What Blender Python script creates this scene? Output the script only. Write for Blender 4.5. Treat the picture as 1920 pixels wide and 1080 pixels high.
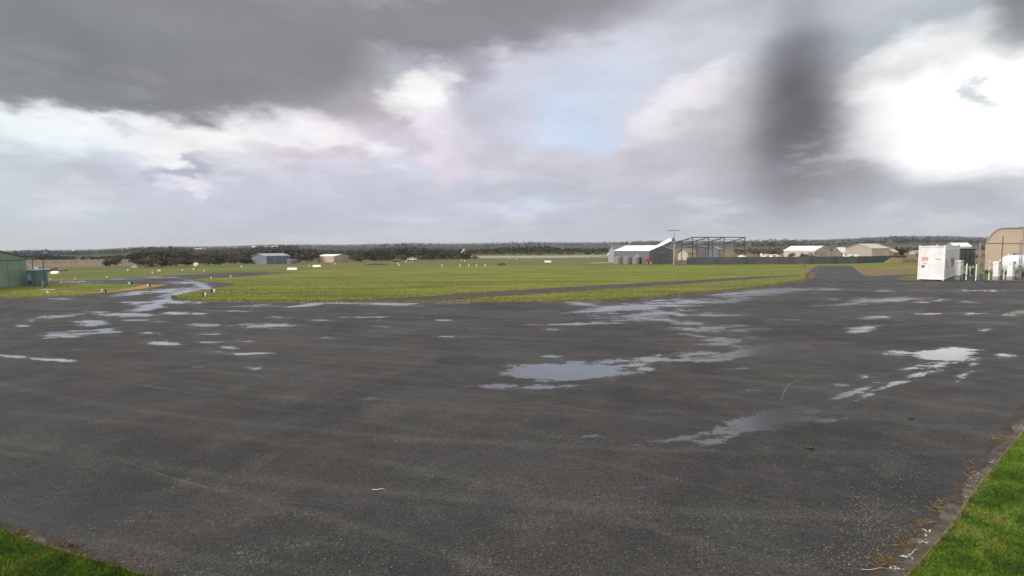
import bpy, bmesh, math, random
import numpy as np
from mathutils import Matrix, Vector
from mathutils.geometry import delaunay_2d_cdt
random.seed(7); rng = np.random.default_rng(7)
for o in list(bpy.data.objects): bpy.data.objects.remove(o)
scene = bpy.context.scene
COL = scene.collection
R = math.radians

# ------------------------------------------------------------------ camera
H = 4.0; F = 960.0
PITCH = math.atan(78.5/960); ROLL = math.atan(17/1920)
cam_d = bpy.data.cameras.new("camera"); cam = bpy.data.objects.new("camera", cam_d); COL.objects.link(cam)
cam_d.lens = 18; cam_d.sensor_width = 36; cam_d.clip_start = .1; cam_d.clip_end = 30000
CM = Matrix.Translation((0, 0, H)) @ Matrix.Rotation(R(90)-PITCH, 4, 'X') @ Matrix.Rotation(-ROLL, 4, 'Z')
cam.matrix_world = CM
scene.camera = cam
CR = np.array(CM.to_3x3()); CRT = CR.T

# ------------------------------------------------------------------ exposure, world, sun
EXPO = 1.0; EG = 2**EXPO
scene.view_settings.view_transform = 'Standard'; scene.view_settings.look = 'None'
scene.view_settings.exposure = EXPO; scene.view_settings.gamma = 1
scene.render.engine = 'CYCLES'
scene.cycles.use_denoising = True
scene.cycles.max_bounces = 6; scene.cycles.volume_bounces = 0; scene.cycles.transparent_max_bounces = 6
SUN_EL, SUN_AZ = R(33), R(243)      # azimuth clockwise from +Y: behind and left of the camera
sd = bpy.data.lights.new("sun", 'SUN'); sun = bpy.data.objects.new("sun", sd); COL.objects.link(sun)
sd.energy = 1.5; sd.angle = R(14); sd.color = (1, .95, .88)
sv = Vector((math.sin(SUN_AZ)*math.cos(SUN_EL), math.cos(SUN_AZ)*math.cos(SUN_EL), math.sin(SUN_EL)))
sun.rotation_euler = sv.to_track_quat('Z', 'Y').to_euler(); sun.location = (0, -20, 40)

def lin(c):
    r = []
    for v in c[:3]:
        v = v/255
        r.append(v/12.92 if v <= .04045 else ((v+.055)/1.055)**2.4)
    return r
def ray(px, py):
    d = CR @ np.array([(px-960)/F, -(py-540)/F, -1.0]); return d/np.linalg.norm(d)
def azel(px, py):
    d = ray(px, py); return math.atan2(d[0], d[1]), math.asin(d[2])

class NT:
    """tiny node-tree helper"""
    def __init__(s, nt): s.t = nt; s.n = nt.nodes; s.l = nt.links
    def new(s, k, **kw):
        n = s.n.new(k)
        for a, b in kw.items():
            if a == 'i':
                for q, v in b.items():
                    if hasattr(v, 'is_output') or isinstance(v, bpy.types.NodeSocket): s.l.new(v, n.inputs[q])
                    else: n.inputs[q].default_value = v
            else: setattr(n, a, b)
        return n
    def math(s, op, a, b=0.0, clamp=False):
        n = s.new('ShaderNodeMath', operation=op, use_clamp=clamp, i={0: a, 1: b}); return n.outputs[0]
    def vm(s, op, a, b=(0, 0, 0)):
        n = s.new('ShaderNodeVectorMath', operation=op, i={0: a, 1: b})
        return n.outputs['Value'] if op == 'LENGTH' else n.outputs[0]
    def noise(s, v, scale, detail=3, rough=.5, dist=0.0):
        return s.new('ShaderNodeTexNoise', i={'Vector': v, 'Scale': scale, 'Detail': detail, 'Roughness': rough, 'Distortion': dist})
    def mr(s, v, a, b, c=0.0, d=1.0, smooth=True):
        n = s.new('ShaderNodeMapRange', i={'Value': v, 'From Min': a, 'From Max': b, 'To Min': c, 'To Max': d})
        n.interpolation_type = 'SMOOTHSTEP' if smooth else 'LINEAR'; return n.outputs[0]
    def mix(s, f, a, b, mode='MIX'):
        n = s.new('ShaderNodeMix', data_type='RGBA', blend_type=mode)
        for q, v in ((0, f), (6, a), (7, b)):
            if isinstance(v, bpy.types.NodeSocket): s.l.new(v, n.inputs[q])
            else: n.inputs[q].default_value = v if q == 0 else (tuple(v)+(1,))[:4]
        return n.outputs[2]

world = bpy.data.worlds.new("World"); scene.world = world; world.use_nodes = True
w = NT(world.node_tree); w.n.clear()
tc = w.new('ShaderNodeTexCoord'); D = tc.outputs['Generated']
sep = w.new('ShaderNodeSeparateXYZ', i={0: D})
az = w.math('ARCTAN2', sep.outputs[0], sep.outputs[1]); el = w.math('ARCSINE', sep.outputs[2])
P = w.new('ShaderNodeCombineXYZ', i={0: az, 1: el}).outputs[0]
DS = w.vm('MULTIPLY', D, (1, 1, 2.2))
n1 = w.noise(DS, 5.0, 5, .55); n2 = w.noise(DS, 12.0, 9, .58)
def warp(n, k):
    v = w.vm('SUBTRACT', n.outputs['Color'], (.5, .5, .5)); return w.vm('ADD', P, w.vm('MULTIPLY', v, (k, k*.6, 0)))
PS, PC, PM = warp(n1, .14), warp(n2, .17), warp(n1, .05)
# base colour by elevation (the air between the clouds)
ramp = w.new('ShaderNodeValToRGB', i={0: w.mr(el, 0, R(30), smooth=False)})
rs = [(0, (184, 190, 197)), (.10, (194, 200, 211)), (.3, (208, 211, 223)), (.55, (210, 212, 224)), (.8, (200, 203, 213)), (1, (178, 184, 190))]
while len(ramp.color_ramp.elements) < len(rs): ramp.color_ramp.elements.new(.5)
for e, (p, c) in zip(ramp.color_ramp.elements, rs): e.position = p; e.color = tuple(v/EG for v in lin(c))+(1,)
sky = ramp.outputs[0]
# clouds: centre and radii in the photograph's degrees of azimuth / elevation
CL = [ # px, py, rx, ry, tilt, feather, colour, opacity, kind (0 soft, 1 crisp)
 (120, 330, 330, 90, 0, .6, (208, 216, 221), .7, 0),
 (60, 425, 260, 60, 0, .6, (190, 200, 204), .7, 0),
 (560, 330, 330, 60, 0, .6, (196, 200, 220), .6, 0),
 (800, 390, 500, 60, 0, .7, (186, 190, 208), .7, 0),
 (640, 250, 260, 80, 0, .7, (214, 208, 220), .8, 0),
 (60, 240, 210, 34, 3, .8, (234, 242, 245), .9, 1),
 (230, 246, 130, 30, 0, .8, (230, 238, 242), .7, 1),
 (400, 262, 130, 48, 0, .75, (246, 241, 248), .9, 1),
 (310, 292, 60, 22, 0, .7, (248, 247, 251), .9, 1),
 (355, 344, 40, 11, 0, .8, (242, 232, 242), .8, 1),
 (345, 320, 48, 13, 6, .6, (166, 171, 184), .9, 1),
 (570, 242, 105, 32, 0, .7, (250, 240, 247), .9, 1),
 (600, 284, 115, 16, 2, .8, (198, 188, 196), .8, 1),
 (150, 345, 60, 14, 0, .8, (228, 228, 232), .6, 1),
 (120, 390, 60, 18, 0, .8, (216, 222, 226), .5, 1),
 (620, 185, 180, 36, -8, .7, (180, 172, 182), .85, 0),
 (740, 215, 90, 50, -20, .7, (190, 182, 192), .7, 1),
 (795, 168, 66, 38, 15, .6, (255, 250, 253), .98, 1),
 (820, 225, 45, 34, 0, .7, (240, 232, 244), .8, 1),
 (725, 295, 45, 20, -10, .7, (242, 239, 251), .85, 1),
 (790, 312, 60, 20, 0, .7, (204, 208, 228), .7, 1),
 (842, 300, 48, 46, 0, .7, (230, 219, 229), .85, 1),
 (905, 180, 60, 130, 0, .8, (190, 189, 202), .8, 0),
 (950, 230, 60, 110, 0, .8, (198, 194, 208), .8, 0),
 (1050, 110, 150, 90, 0, .8, (204, 203, 217), .7, 0),
 (1330, 70, 230, 110, 0, .8, (196, 200, 208), .8, 0),
 (1170, 120, 120, 60, 0, .7, (204, 208, 222), .7, 0),
 (1075, 215, 125, 75, 0, .9, 'blue', .55, 0),
 (1075, 262, 95, 40, 0, .5, 'blue', .8, 1),
 (1020, 312, 95, 34, 0, .5, (204, 200, 213), .95, 1),
 (1200, 320, 110, 40, 0, .6, (200, 196, 208), .95, 1),
 (985, 210, 26, 45, 0, .8, (208, 204, 217), .6, 1),
 (1345, 250, 175, 112, 0, .35, (208, 205, 213), .95, 1),
 (1310, 172, 85, 34, 8, .5, (232, 228, 233), .9, 1),
 (1225, 230, 58, 38, 35, .5, (228, 223, 231), .85, 1),
 (1340, 300, 150, 58, 0, .7, (194, 190, 199), .75, 1),
 (1540, 300, 120, 80, 0, .7, (190, 188, 192), .8, 0),
 (1800, 55, 340, 80, 0, .6, (180, 190, 196), .9, 0),
 (1830, 205, 265, 135, 0, .42, (262, 262, 258), 1.0, 0),
 (1990, 215, 260, 130, 0, .30, (262, 262, 258), 1.0, 0),
 (1680, 195, 85, 100, 0, .5, (262, 260, 257), 1.0, 1),
 (1740, 115, 190, 38, 4, .8, (240, 240, 240), .9, 1),
 (1834, 185, 24, 34, -8, .8, (182, 198, 202), .75, 1),
 (1920, 15, 70, 75, 0, .8, (124, 132, 134), .9, 0),
 (1470, 5, 200, 25, 0, .9, (166, 176, 178), .6, 0),
 (1780, 385, 330, 38, 0, .35, (178, 188, 190), .95, 0),
 (1500, 395, 380, 48, 0, .8, (184, 188, 198), .8, 0),
 (1690, 398, 55, 14, 0, .8, (204, 208, 214), .8, 1),
 (960, 392, 75, 12, 0, .8, (206, 216, 234), .8, 1),
 (1250, 372, 150, 22, 0, .8, (178, 182, 196), .6, 1),
 # the great dark cloud
 (270, 60, 570, 138, 0, .32, (133, 135, 137), .97, 0),
 (70, 100, 420, 104, 0, .28, (130, 136, 137), .97, 1),
 (790, 40, 350, 66, 2, .5, (138, 134, 142), .95, 1),
 (1020, 0, 210, 46, 0, .7, (140, 136, 144), .9, 0),
 (300, 165, 210, 48, -6, .55, (124, 127, 130), .85, 1),
 (130, 180, 190, 26, 0, .5, (128, 134, 136), .85, 1),
 (480, 145, 170, 52, 10, .6, (136, 132, 140), .85, 1),
 (870, 120, 45, 42, 0, .9, (150, 146, 158), .7, 1),
 (795, 172, 52, 32, 15, .8, (250, 245, 249), .85, 1),
 (565, 238, 85, 22, 0, .9, (250, 240, 247), .6, 1),
 (400, 262, 90, 30, 0, .9, (250, 246, 251), .6, 1),
 (100, 238, 110, 16, 2, .8, (240, 247, 249), .5, 1),
 # lens smudge, put into the sky as a made-up dark rain cloud
 (1500, 110, 86, 72, 0, .95, (148, 154, 160), .7, 2),
 (1490, 265, 145, 118, 0, .95, (142, 139, 147), .8, 2),
 (1493, 212, 62, 138, 0, .9, (88, 86, 94), .95, 2),
 (1475, 285, 62, 78, 0, .95, (112, 106, 116), .6, 2),
 (1560, 330, 90, 45, 0, .9, (138, 136, 144), .6, 0),
]
bluemask = None
for px, py, rx, ry, tl, fe, c, op, kind in CL:
    a, e = azel(px, py); a2, _ = azel(px+20, py); _, e2 = azel(px, py-20)
    sx, sy = abs(a2-a)/20*rx, abs(e2-e)/20*ry
    mp = w.new('ShaderNodeMapping', vector_type='TEXTURE', i={'Vector': (PS, PC, PM)[kind], 'Location': (a, e, 0), 'Rotation': (0, 0, R(tl)), 'Scale': (sx, sy, 1)})
    m = w.mr(w.vm('LENGTH', mp.outputs[0]), 1+fe, 1-fe, 0.0, op)
    if c == 'blue': bluemask = m if bluemask is None else w.math('MAXIMUM', bluemask, m); c = (196, 212, 236)
    else:
        if bluemask is not None: bluemask = w.math('MULTIPLY', bluemask, w.math('SUBTRACT', 1.0, m))
    if sum(c)/3 > 172 and c[0] < 256 and px < 1400: c = tuple(min(255, v*1.045) for v in c)
    k = 1.35 if c[0] > 255 else 1.0
    sky = w.mix(m, sky, [v*k/EG for v in lin([min(v, 255) for v in c])])
# small broken billows low in the sky, fading out upwards
bn = w.noise(w.vm('MULTIPLY', D, (1, 1, 3.2)), 6.5, 9, .6)
bm_ = w.math('MULTIPLY', w.mr(bn.outputs[0], .50, .68, 0, .5), w.mr(el, R(19), R(3)))
sky = w.mix(bm_, sky, [v/EG for v in lin((228, 230, 236))])
dn = w.noise(w.vm('MULTIPLY', D, (1, 1, 4.0)), 4.5, 8, .58)
dm_ = w.math('MULTIPLY', w.mr(dn.outputs[0], .50, .70, 0, .4), w.mr(el, R(19), R(3)))
sky = w.mix(dm_, sky, [v/EG for v in lin((168, 174, 186))])
# fine tonal variation
fine = w.noise(DS, 9.0, 8, .6)
sky = w.mix(1.0, sky, w.new('ShaderNodeCombineColor', i={q: w.mr(fine.outputs[0], .32, .68, .92, 1.06, smooth=False) for q in (0, 1, 2)}).outputs[0], 'MULTIPLY')
# unseen broken cloud overhead and behind the camera, brightened to light the ground
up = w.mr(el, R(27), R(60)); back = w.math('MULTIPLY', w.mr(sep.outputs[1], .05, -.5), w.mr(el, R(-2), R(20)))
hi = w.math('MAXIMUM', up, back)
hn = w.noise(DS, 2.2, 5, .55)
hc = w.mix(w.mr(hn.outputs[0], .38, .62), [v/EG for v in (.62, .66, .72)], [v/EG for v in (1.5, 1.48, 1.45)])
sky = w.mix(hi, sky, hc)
skyt = w.new('ShaderNodeTexSky', sky_type='NISHITA', sun_disc=False, sun_elevation=SUN_EL, sun_rotation=SUN_AZ)
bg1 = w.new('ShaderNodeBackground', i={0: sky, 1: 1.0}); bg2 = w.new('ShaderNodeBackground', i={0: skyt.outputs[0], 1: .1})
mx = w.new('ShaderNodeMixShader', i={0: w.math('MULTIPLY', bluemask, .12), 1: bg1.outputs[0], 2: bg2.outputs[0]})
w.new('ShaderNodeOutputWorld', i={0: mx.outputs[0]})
world.cycles.sampling_method = 'MANUAL'; world.cycles.sample_map_resolution = 512

# ------------------------------------------------------------------ geometry of the ground
def G(px, py, z=0.0):
    d = ray(px, py); t = (z-H)/d[2]; return np.array([d[0]*t, d[1]*t, z])
def proj(p):
    c = CRT @ (np.array(p)-np.array([0, 0, H])); return 960+F*c[0]/-c[2], 540-F*c[1]/-c[2]
def GV(px, py, z=0.0):   # vectorised
    px = np.asarray(px, float); py = np.asarray(py, float)
    d = np.stack([(px-960)/F, -(py-540)/F, -np.ones_like(px)], -1) @ CR.T
    t = (z-H)/d[..., 2]; return np.stack([d[..., 0]*t, d[..., 1]*t, np.full_like(px, z)], -1)
def mpp(p):              # metres per photo pixel at a point
    c = CRT @ (np.array(p)-np.array([0, 0, H])); return -c[2]/F
def zfor(p, py):         # height above p that projects to row py
    lo, hi_ = -5.0, 60.0
    for _ in range(40):
        m = (lo+hi_)/2
        if proj((p[0], p[1], m))[1] > py: lo = m
        else: hi_ = m
    return lo
def hor(px): return 470-17*px/1920
RX = [-400, 0, 150, 300, 600, 960, 1200, 1500, 1600, 1690, 1780, 1850, 1920, 2400]
RY = [-3, -3, -.5, 2.5, 5, 4.5, 4.5, 5, 7, 8.5, 8.5, 5.5, 4, 4]
def terr(x, y):
    x = np.asarray(x, float); y = np.asarray(y, float)
    r = np.hypot(x, y); px = 960+F*x/np.maximum(y, 1)
    h = np.interp(px, RX, RY)/F*4500+4
    s = np.clip((r-330)/4300, 0, 1); s = s**.8
    n = (np.sin(x/310+1)+np.sin(y/270+x/500)+np.sin((x-y)/170)*.5)*1.6*np.clip((r-330)/1500, 0, 1)
    z = h*s+n*np.clip(s*2, 0, 1)
    z = z*(1-np.clip((r-4700)/3000, 0, 1)*.6)
    return np.where((y > 1) & (np.abs(x) < 2.2*np.maximum(y, 1)), z, 0*z)

# ------------------------------------------------------------------ materials
MATS = {}
def mat(name, col, rough=.7, var=.12, vs=1.5, bump=0, metal=0, spec=.5, ribs=0, ribdir='X'):
    if name in MATS: return MATS[name]
    m = bpy.data.materials.new(name); m.use_nodes = True; t = NT(m.node_tree)
    b = t.n['Principled BSDF']; tco = t.new('ShaderNodeTexCoord').outputs['Object']
    n = t.noise(tco, vs, 6, .6)
    c = [min(1, v) for v in col]
    lo = [v*(1-var*1.6) for v in c]; hi_ = [min(1, v*(1+var)) for v in c]
    cc = t.mix(t.mr(n.outputs[0], .3, .7), lo, hi_)
    sk = t.noise(t.vm('MULTIPLY', tco, (2.6, 2.6, .22)), 1.0, 4, .65)
    cc = t.mix(t.mr(sk.outputs[0], .52, .75, 0, .35), cc, [c[0]*.62, c[1]*.58, c[2]*.52])
    t.l.new(cc, b.inputs['Base Color'])
    b.inputs['Roughness'].default_value = rough; b.inputs['Metallic'].default_value = metal; b.inputs['Specular IOR Level'].default_value = spec
    if ribs:
        wv = t.new('ShaderNodeTexWave', i={'Vector': tco, 'Scale': ribs}); wv.bands_direction = ribdir
        bp = t.new('ShaderNodeBump', i={'Strength': .5, 'Distance': .03, 'Height': wv.outputs[1]}); t.l.new(bp.outputs[0], b.inputs['Normal'])
    MATS[name] = m; return m
def grassmat(name, stops, scale=(.12, .5), dry=(.20, .15, .07), bare=.35):
    m = bpy.data.materials.new(name); m.use_nodes = True; t = NT(m.node_tree); b = t.n['Principled BSDF']
    pos = t.new('ShaderNodeNewGeometry').outputs['Position']
    a = t.vm('MULTIPLY', pos, (scale[0], scale[1], 1))
    n = t.noise(a, 1.0, 6, .62, .6); n3 = t.noise(t.vm('MULTIPLY', pos, (.05, .22, 1)), 1.0, 4, .55); f = t.noise(pos, 5.0, 5, .7)
    rp = t.new('ShaderNodeValToRGB', i={0: t.mr(n.outputs[0], .28, .72, smooth=False)})
    while len(rp.color_ramp.elements) < len(stops): rp.color_ramp.elements.new(.5)
    for e, (p, c) in zip(rp.color_ramp.elements, stops): e.position = p; e.color = tuple(c)+(1,)
    c = t.mix(t.math('MULTIPLY', t.mr(n3.outputs[0], .5, .72), bare), rp.outputs[0], dry)
    c = t.mix(1.0, c, t.new('ShaderNodeCombineColor', i={q: t.mr(f.outputs[0], .25, .75, .65, 1.3, smooth=False) for q in (0, 1, 2)}).outputs[0], 'MULTIPLY')
    t.l.new(c, b.inputs['Base Color']); b.inputs['Roughness'].default_value = .9; b.inputs['Specular IOR Level'].default_value = .15
    bp = t.new('ShaderNodeBump', i={'Strength': .8, 'Distance': .08, 'Height': f.outputs[0]}); t.l.new(bp.outputs[0], b.inputs['Normal'])
    return m
def leafmat(name, c1, c2, rough=.8, transl=True):
    if name in MATS: return MATS[name]
    m = bpy.data.materials.new(name); m.use_nodes = True; t = NT(m.node_tree); b = t.n['Principled BSDF']
    g = t.new('ShaderNodeNewGeometry'); n = t.noise(g.outputs['Position'], .25, 3)
    f = t.math('ADD', t.math('MULTIPLY', g.outputs['Random Per Island'], .6), t.math('MULTIPLY', t.mr(n.outputs[0], .3, .7), .4))
    t.l.new(t.mix(f, c1, c2), b.inputs['Base Color']); b.inputs['Roughness'].default_value = rough; b.inputs['Specular IOR Level'].default_value = .2
    MATS[name] = m; return m

M_GRASS = grassmat('lush grass', [(0, (.09, .10, .025)), (.35, (.125, .15, .026)), (.62, (.18, .20, .034)), (1, (.23, .20, .07))], (.07, .34), (.17, .12, .06), .6)
M_LAWN = grassmat('lawn', [(0, (.05, .13, .012)), (.5, (.085, .19, .014)), (1, (.13, .22, .02))], (.6, .6), (.12, .11, .04), .3)
M_OLIVE = grassmat('olive paddock', [(0, (.075, .085, .03)), (.4, (.11, .12, .035)), (.7, (.15, .145, .05)), (1, (.19, .165, .075))], (.03, .12), (.16, .12, .07), .6)
M_DULL = grassmat('verge grass', [(0, (.08, .10, .025)), (.5, (.13, .145, .03)), (1, (.2, .17, .06))], (.3, .8), (.16, .11, .06), .7)
M_FIELD = grassmat('ploughed field', [(0, (.15, .105, .08)), (.5, (.19, .14, .10)), (1, (.23, .175, .12))], (.02, .15), (.2, .16, .11), .5)
M_ORANGE = grassmat('orange gravel', [(0, (.22, .12, .06)), (.5, (.34, .19, .10)), (1, (.42, .25, .14))], (.8, .8), (.3, .18, .1), .4)
M_BROWN = grassmat('brown soil', [(0, (.11, .07, .04)), (.5, (.20, .13, .08)), (1, (.28, .20, .13))], (.7, .7), (.2, .16, .08), .4)
M_TRACK = grassmat('wet dark track', [(0, (.055, .047, .043)), (.5, (.075, .063, .058)), (1, (.11, .09, .08))], (.5, 1.2), (.12, .095, .07), .4)
M_BITUMEN = grassmat('ramp bitumen', [(0, (.055, .053, .055)), (.5, (.075, .073, .076)), (1, (.10, .095, .095))], (.5, .9), (.10, .085, .07), .4)
M_CONC = grassmat('weathered concrete', [(0, (.06, .045, .034)), (.45, (.095, .08, .066)), (.6, (.12, .108, .096)), (1, (.17, .155, .14))], (1.5, 1.5), (.085, .055, .034), .9)
M_KERB = grassmat('kerb concrete', [(0, (.14, .095, .05)), (.5, (.22, .17, .10)), (1, (.30, .25, .17))], (3, 3), (.16, .11, .06), .5)

def asphalt_material():
    m = bpy.data.materials.new('wet asphalt'); m.use_nodes = True; t = NT(m.node_tree); b = t.n['Principled BSDF']
    pos = t.new('ShaderNodeNewGeometry').outputs['Position']
    at = t.new('ShaderNodeAttribute', attribute_name='wet').outputs['Fac']
    big = t.noise(pos, .16, 5, .6, .5); mid = t.noise(pos, 1.1, 6, .65); grit = t.noise(pos, 30.0, 3, .75)
    stone = t.new('ShaderNodeTexVoronoi', i={'Vector': pos, 'Scale': 26.0})
    # base: dark binder, brownish and greenish patches
    c = t.mix(t.mr(big.outputs[0], .35, .65), (.022, .0205, .019), (.045, .040, .036))
    hue = t.noise(t.vm('ADD', pos, (40, 9, 3)), .35, 3)
    c = t.mix(t.mr(hue.outputs[0], .5, .68, 0, .55), c, (.050, .037, .033))
    c = t.mix(t.mr(hue.outputs[0], .46, .32, 0, .5), c, (.032, .036, .031))
    c = t.mix(t.mr(mid.outputs[0], .5, .74, 0, .45), c, (.072, .066, .057))
    c = t.mix(t.mr(mid.outputs[0], .5, .3, 0, .4), c, (.02, .02, .02))
    # faint arcs of old wheel tracks round a turning point
    def arcs(cx, cy, sc, lo, hi_, amt, col, c):
        v = t.vm('SUBTRACT', t.vm('ADD', pos, t.vm('MULTIPLY', mid.outputs[1], (.25, .25, 0))), (cx, cy, 0))
        rr = t.vm('LENGTH', v); nn = t.noise(t.new('ShaderNodeCombineXYZ', i={0: rr}).outputs[0], sc, 3, .7)
        f = t.math('MULTIPLY', t.mr(nn.outputs[0], lo, hi_, 0, amt), t.mr(big.outputs[0], .3, .6, .3, 1))
        return t.mix(f, c, col)
    c = arcs(8, 60, .9, .5, .66, .5, (.085, .078, .066), c)
    c = arcs(-20, -30, 1.1, .5, .66, .45, (.08, .073, .062), c)
    c = arcs(25, -18, 1.3, .30, .42, .35, (.03, .03, .03), c) if False else c
    # aggregate
    c = t.mix(1.0, c, t.new('ShaderNodeCombineColor', i={q: t.mr(grit.outputs[0], .32, .68, .25, 1.9, smooth=False) for q in (0, 1, 2)}).outputs[0], 'MULTIPLY')
    sp = t.math('MULTIPLY', t.mr(stone.outputs['Distance'], .34, .2), t.mr(t.new('ShaderNodeSeparateColor', i={0: stone.outputs['Color']}).outputs[0], .86, .97))
    sp = t.math('MULTIPLY', sp, t.mr(mid.outputs[0], .4, .62, .25, 1))
    c = t.mix(t.math('MULTIPLY', sp, .8), c, (.30, .27, .23))
    # water: the attribute is the depth of the hollow, noise breaks its shore
    shore = t.noise(t.vm('MULTIPLY', pos, (.5, 1, 1)), 1.1, 11, .74)
    gl = t.mr(at, 0, .16)      # the noise only matters where a hollow is
    sn = t.mr(shore.outputs[0], .34, .66, -.42, .42, smooth=False)
    fs = t.noise(t.vm('MULTIPLY', pos, (.6, 1, 1)), 11.0, 4, .8)
    sn = t.math('ADD', sn, t.mr(fs.outputs[0], .3, .7, -.16, .16, smooth=False))
    wn = t.math('ADD', at, t.math('MULTIPLY', sn, gl))
    pud = t.mr(wn, .50, .62)
    film = t.mr(wn, .16, .58, 0, 1)
    # damp streaks between the puddles
    st = t.noise(t.vm('MULTIPLY', pos, (.22, .5, 1)), 1.0, 6, .65)
    damp = t.math('MAXIMUM', film, t.mr(st.outputs[0], .48, .66, 0, .8))
    c = t.mix(t.math('MULTIPLY', damp, .5), c, (.021, .020, .020))
    c = t.mix(t.math('MULTIPLY', pud, .9), c, (.05, .052, .053))
    t.l.new(c, b.inputs['Base Color'])
    ro = t.math('SUBTRACT', .74, t.math('MULTIPLY', damp, .30))
    ro = t.math('MULTIPLY', ro, t.math('SUBTRACT', 1.0, t.math('MULTIPLY', pud, .92)))
    t.l.new(ro, b.inputs['Roughness'])
    t.l.new(t.mr(pud, 0, 1, .30, 1.0, smooth=False), b.inputs['Specular IOR Level'])
    bs = t.math('MULTIPLY', t.math('SUBTRACT', 1.0, pud), .55)
    bp = t.new('ShaderNodeBump', i={'Strength': bs, 'Distance': .012, 'Height': grit.outputs[0]}); t.l.new(bp.outputs[0], b.inputs['Normal'])
    return m
M_ASPH = asphalt_material()

def far_material():
    m = bpy.data.materials.new('open country'); m.use_nodes = True; t = NT(m.node_tree); b = t.n['Principled BSDF']
    pos = t.new('ShaderNodeNewGeometry').outputs['Position']
    s = t.vm('MULTIPLY', pos, (.03, .12, 1)); n = t.noise(s, 1.0, 6, .62, .6); f = t.noise(pos, 4.0, 4, .7)
    near = t.new('ShaderNodeValToRGB', i={0: t.mr(n.outputs[0], .28, .72, smooth=False)})
    st = [(0, (.075, .09, .03)), (.4, (.11, .13, .033)), (.7, (.15, .15, .05)), (1, (.20, .165, .085))]
    while len(near.color_ramp.elements) < 4: near.color_ramp.elements.new(.5)
    for e, (p, c) in zip(near.color_ramp.elements, st): e.position = p; e.color = c+(1,)
    vo = t.new('ShaderNodeTexVoronoi', i={'Vector': t.vm('MULTIPLY', pos, (.0022, .0045, 0)), 'Scale': 1.0})
    rr = t.new('ShaderNodeSeparateColor', i={0: vo.outputs['Color']}).outputs[0]
    farm = t.new('ShaderNodeValToRGB', i={0: rr}); farm.color_ramp.interpolation = 'CONSTANT'
    st = [(0, (.03, .032, .024)), (.3, (.065, .056, .042)), (.45, (.035, .04, .025)), (.7, (.085, .072, .055)), (.82, (.034, .034, .028))]
    while len(farm.color_ramp.elements) < 5: farm.color_ramp.elements.new(.5)
    for e, (p, c) in zip(farm.color_ramp.elements, st): e.position = p; e.color = c+(1,)
    k = t.mr(t.vm('LENGTH', pos), 330, 480)
    c = t.mix(k, near.outputs[0], farm.outputs[0])
    c = t.mix(1.0, c, t.new('ShaderNodeCombineColor', i={q: t.mr(f.outputs[0], .25, .75, .7, 1.3, smooth=False) for q in (0, 1, 2)}).outputs[0], 'MULTIPLY')
    t.l.new(c, b.inputs['Base Color']); b.inputs['Roughness'].default_value = .95; b.inputs['Specular IOR Level'].default_value = .1
    return m
M_COUNTRY = far_material()

WHITE = mat('white paint', (.78, .77, .75), .5, .06)
WHITE2 = mat('white zinc roof', (.82, .83, .84), .38, .05, ribs=2.5)
CREAM = mat('cream steel', (.50, .44, .36), .6, .07, ribs=3)
BEIGE = mat('beige steel', (.58, .45, .34), .6, .05, vs=.3)
PINK = mat('peach steel', (.55, .36, .27), .6, .06)
GREY = mat('grey steel cladding', (.155, .15, .158), .55, .10, ribs=3)
LGREY = mat('light grey steel', (.33, .34, .36), .5, .08)
BLUEG = mat('blue grey steel', (.13, .15, .19), .55, .12)
DARK = mat('dark steel', (.05, .05, .055), .55, .2)
BLACK = mat('black rubber', (.015, .015, .015), .6, .1)
GREENS = mat('green steel cladding', (.215, .30, .225), .55, .06, vs=.6, ribs=2.2)
GREENT = mat('green trim', (.09, .145, .10), .55, .08)
GREENR = mat('green roof', (.17, .27, .19), .5, .08)
TEAL = mat('teal steel', (.10, .16, .16), .55, .08)
FENCEG = mat('dark green fence sheet', (.07, .078, .076), .7, .15, vs=.4)
RED = mat('red paint', (.32, .08, .07), .5, .1)
PALERED = mat('faded red print', (.60, .20, .20), .6, .25, vs=8)
ORANGE = mat('orange machine paint', (.38, .17, .08), .5, .15)
YEL = mat('yellow fabric', (.66, .56, .26), .7, .1)
TANR = mat('tan roof', (.22, .17, .12), .6, .1)
GALV = mat('galvanised steel', (.28, .28, .28), .45, .1, metal=.3)
POLEW = mat('weathered pole timber', (.42, .38, .34), .8, .15)
GLASS = mat('dark glass', (.02, .025, .035), .08, .05)
INK = mat('dark print', (.12, .12, .14), .7, .3, vs=12)
BARK = mat('bark', (.09, .07, .055), .9, .2)
PEB = mat('pale pebble', (.27, .25, .21), .8, .25, vs=6)
GREENH = mat('green hose', (.10, .26, .15), .5, .05)

# ------------------------------------------------------------------ object helpers
def mesh(name, V, Fc, m, parent=None, smooth=False, loc=None):
    me = bpy.data.meshes.new(name)
    me.from_pydata([tuple(v) for v in V], [], [tuple(f) for f in Fc]); me.update()
    me.materials.append(m)
    if smooth: me.polygons.foreach_set('use_smooth', [True]*len(me.polygons))
    o = bpy.data.objects.new(name, me); COL.objects.link(o)
    if parent is not None: o.parent = parent
    if loc is not None: o.location = loc
    return o
def quads(name, V, m, parent=None, n=4, nrm=False):
    """V: (k*n,3) array, every n vertices a face"""
    V = np.asarray(V, np.float32).reshape(-1, 3); k = len(V)//n
    me = bpy.data.meshes.new(name); me.vertices.add(len(V)); me.vertices.foreach_set('co', V.ravel())
    me.loops.add(len(V)); me.loops.foreach_set('vertex_index', np.arange(len(V), dtype=np.int32))
    me.polygons.add(k); me.polygons.foreach_set('loop_start', np.arange(0, len(V), n, dtype=np.int32))
    me.update(calc_edges=True); me.materials.append(m)
    o = bpy.data.objects.new(name, me); COL.objects.link(o)
    if parent is not None: o.parent = parent
    return o
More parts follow.
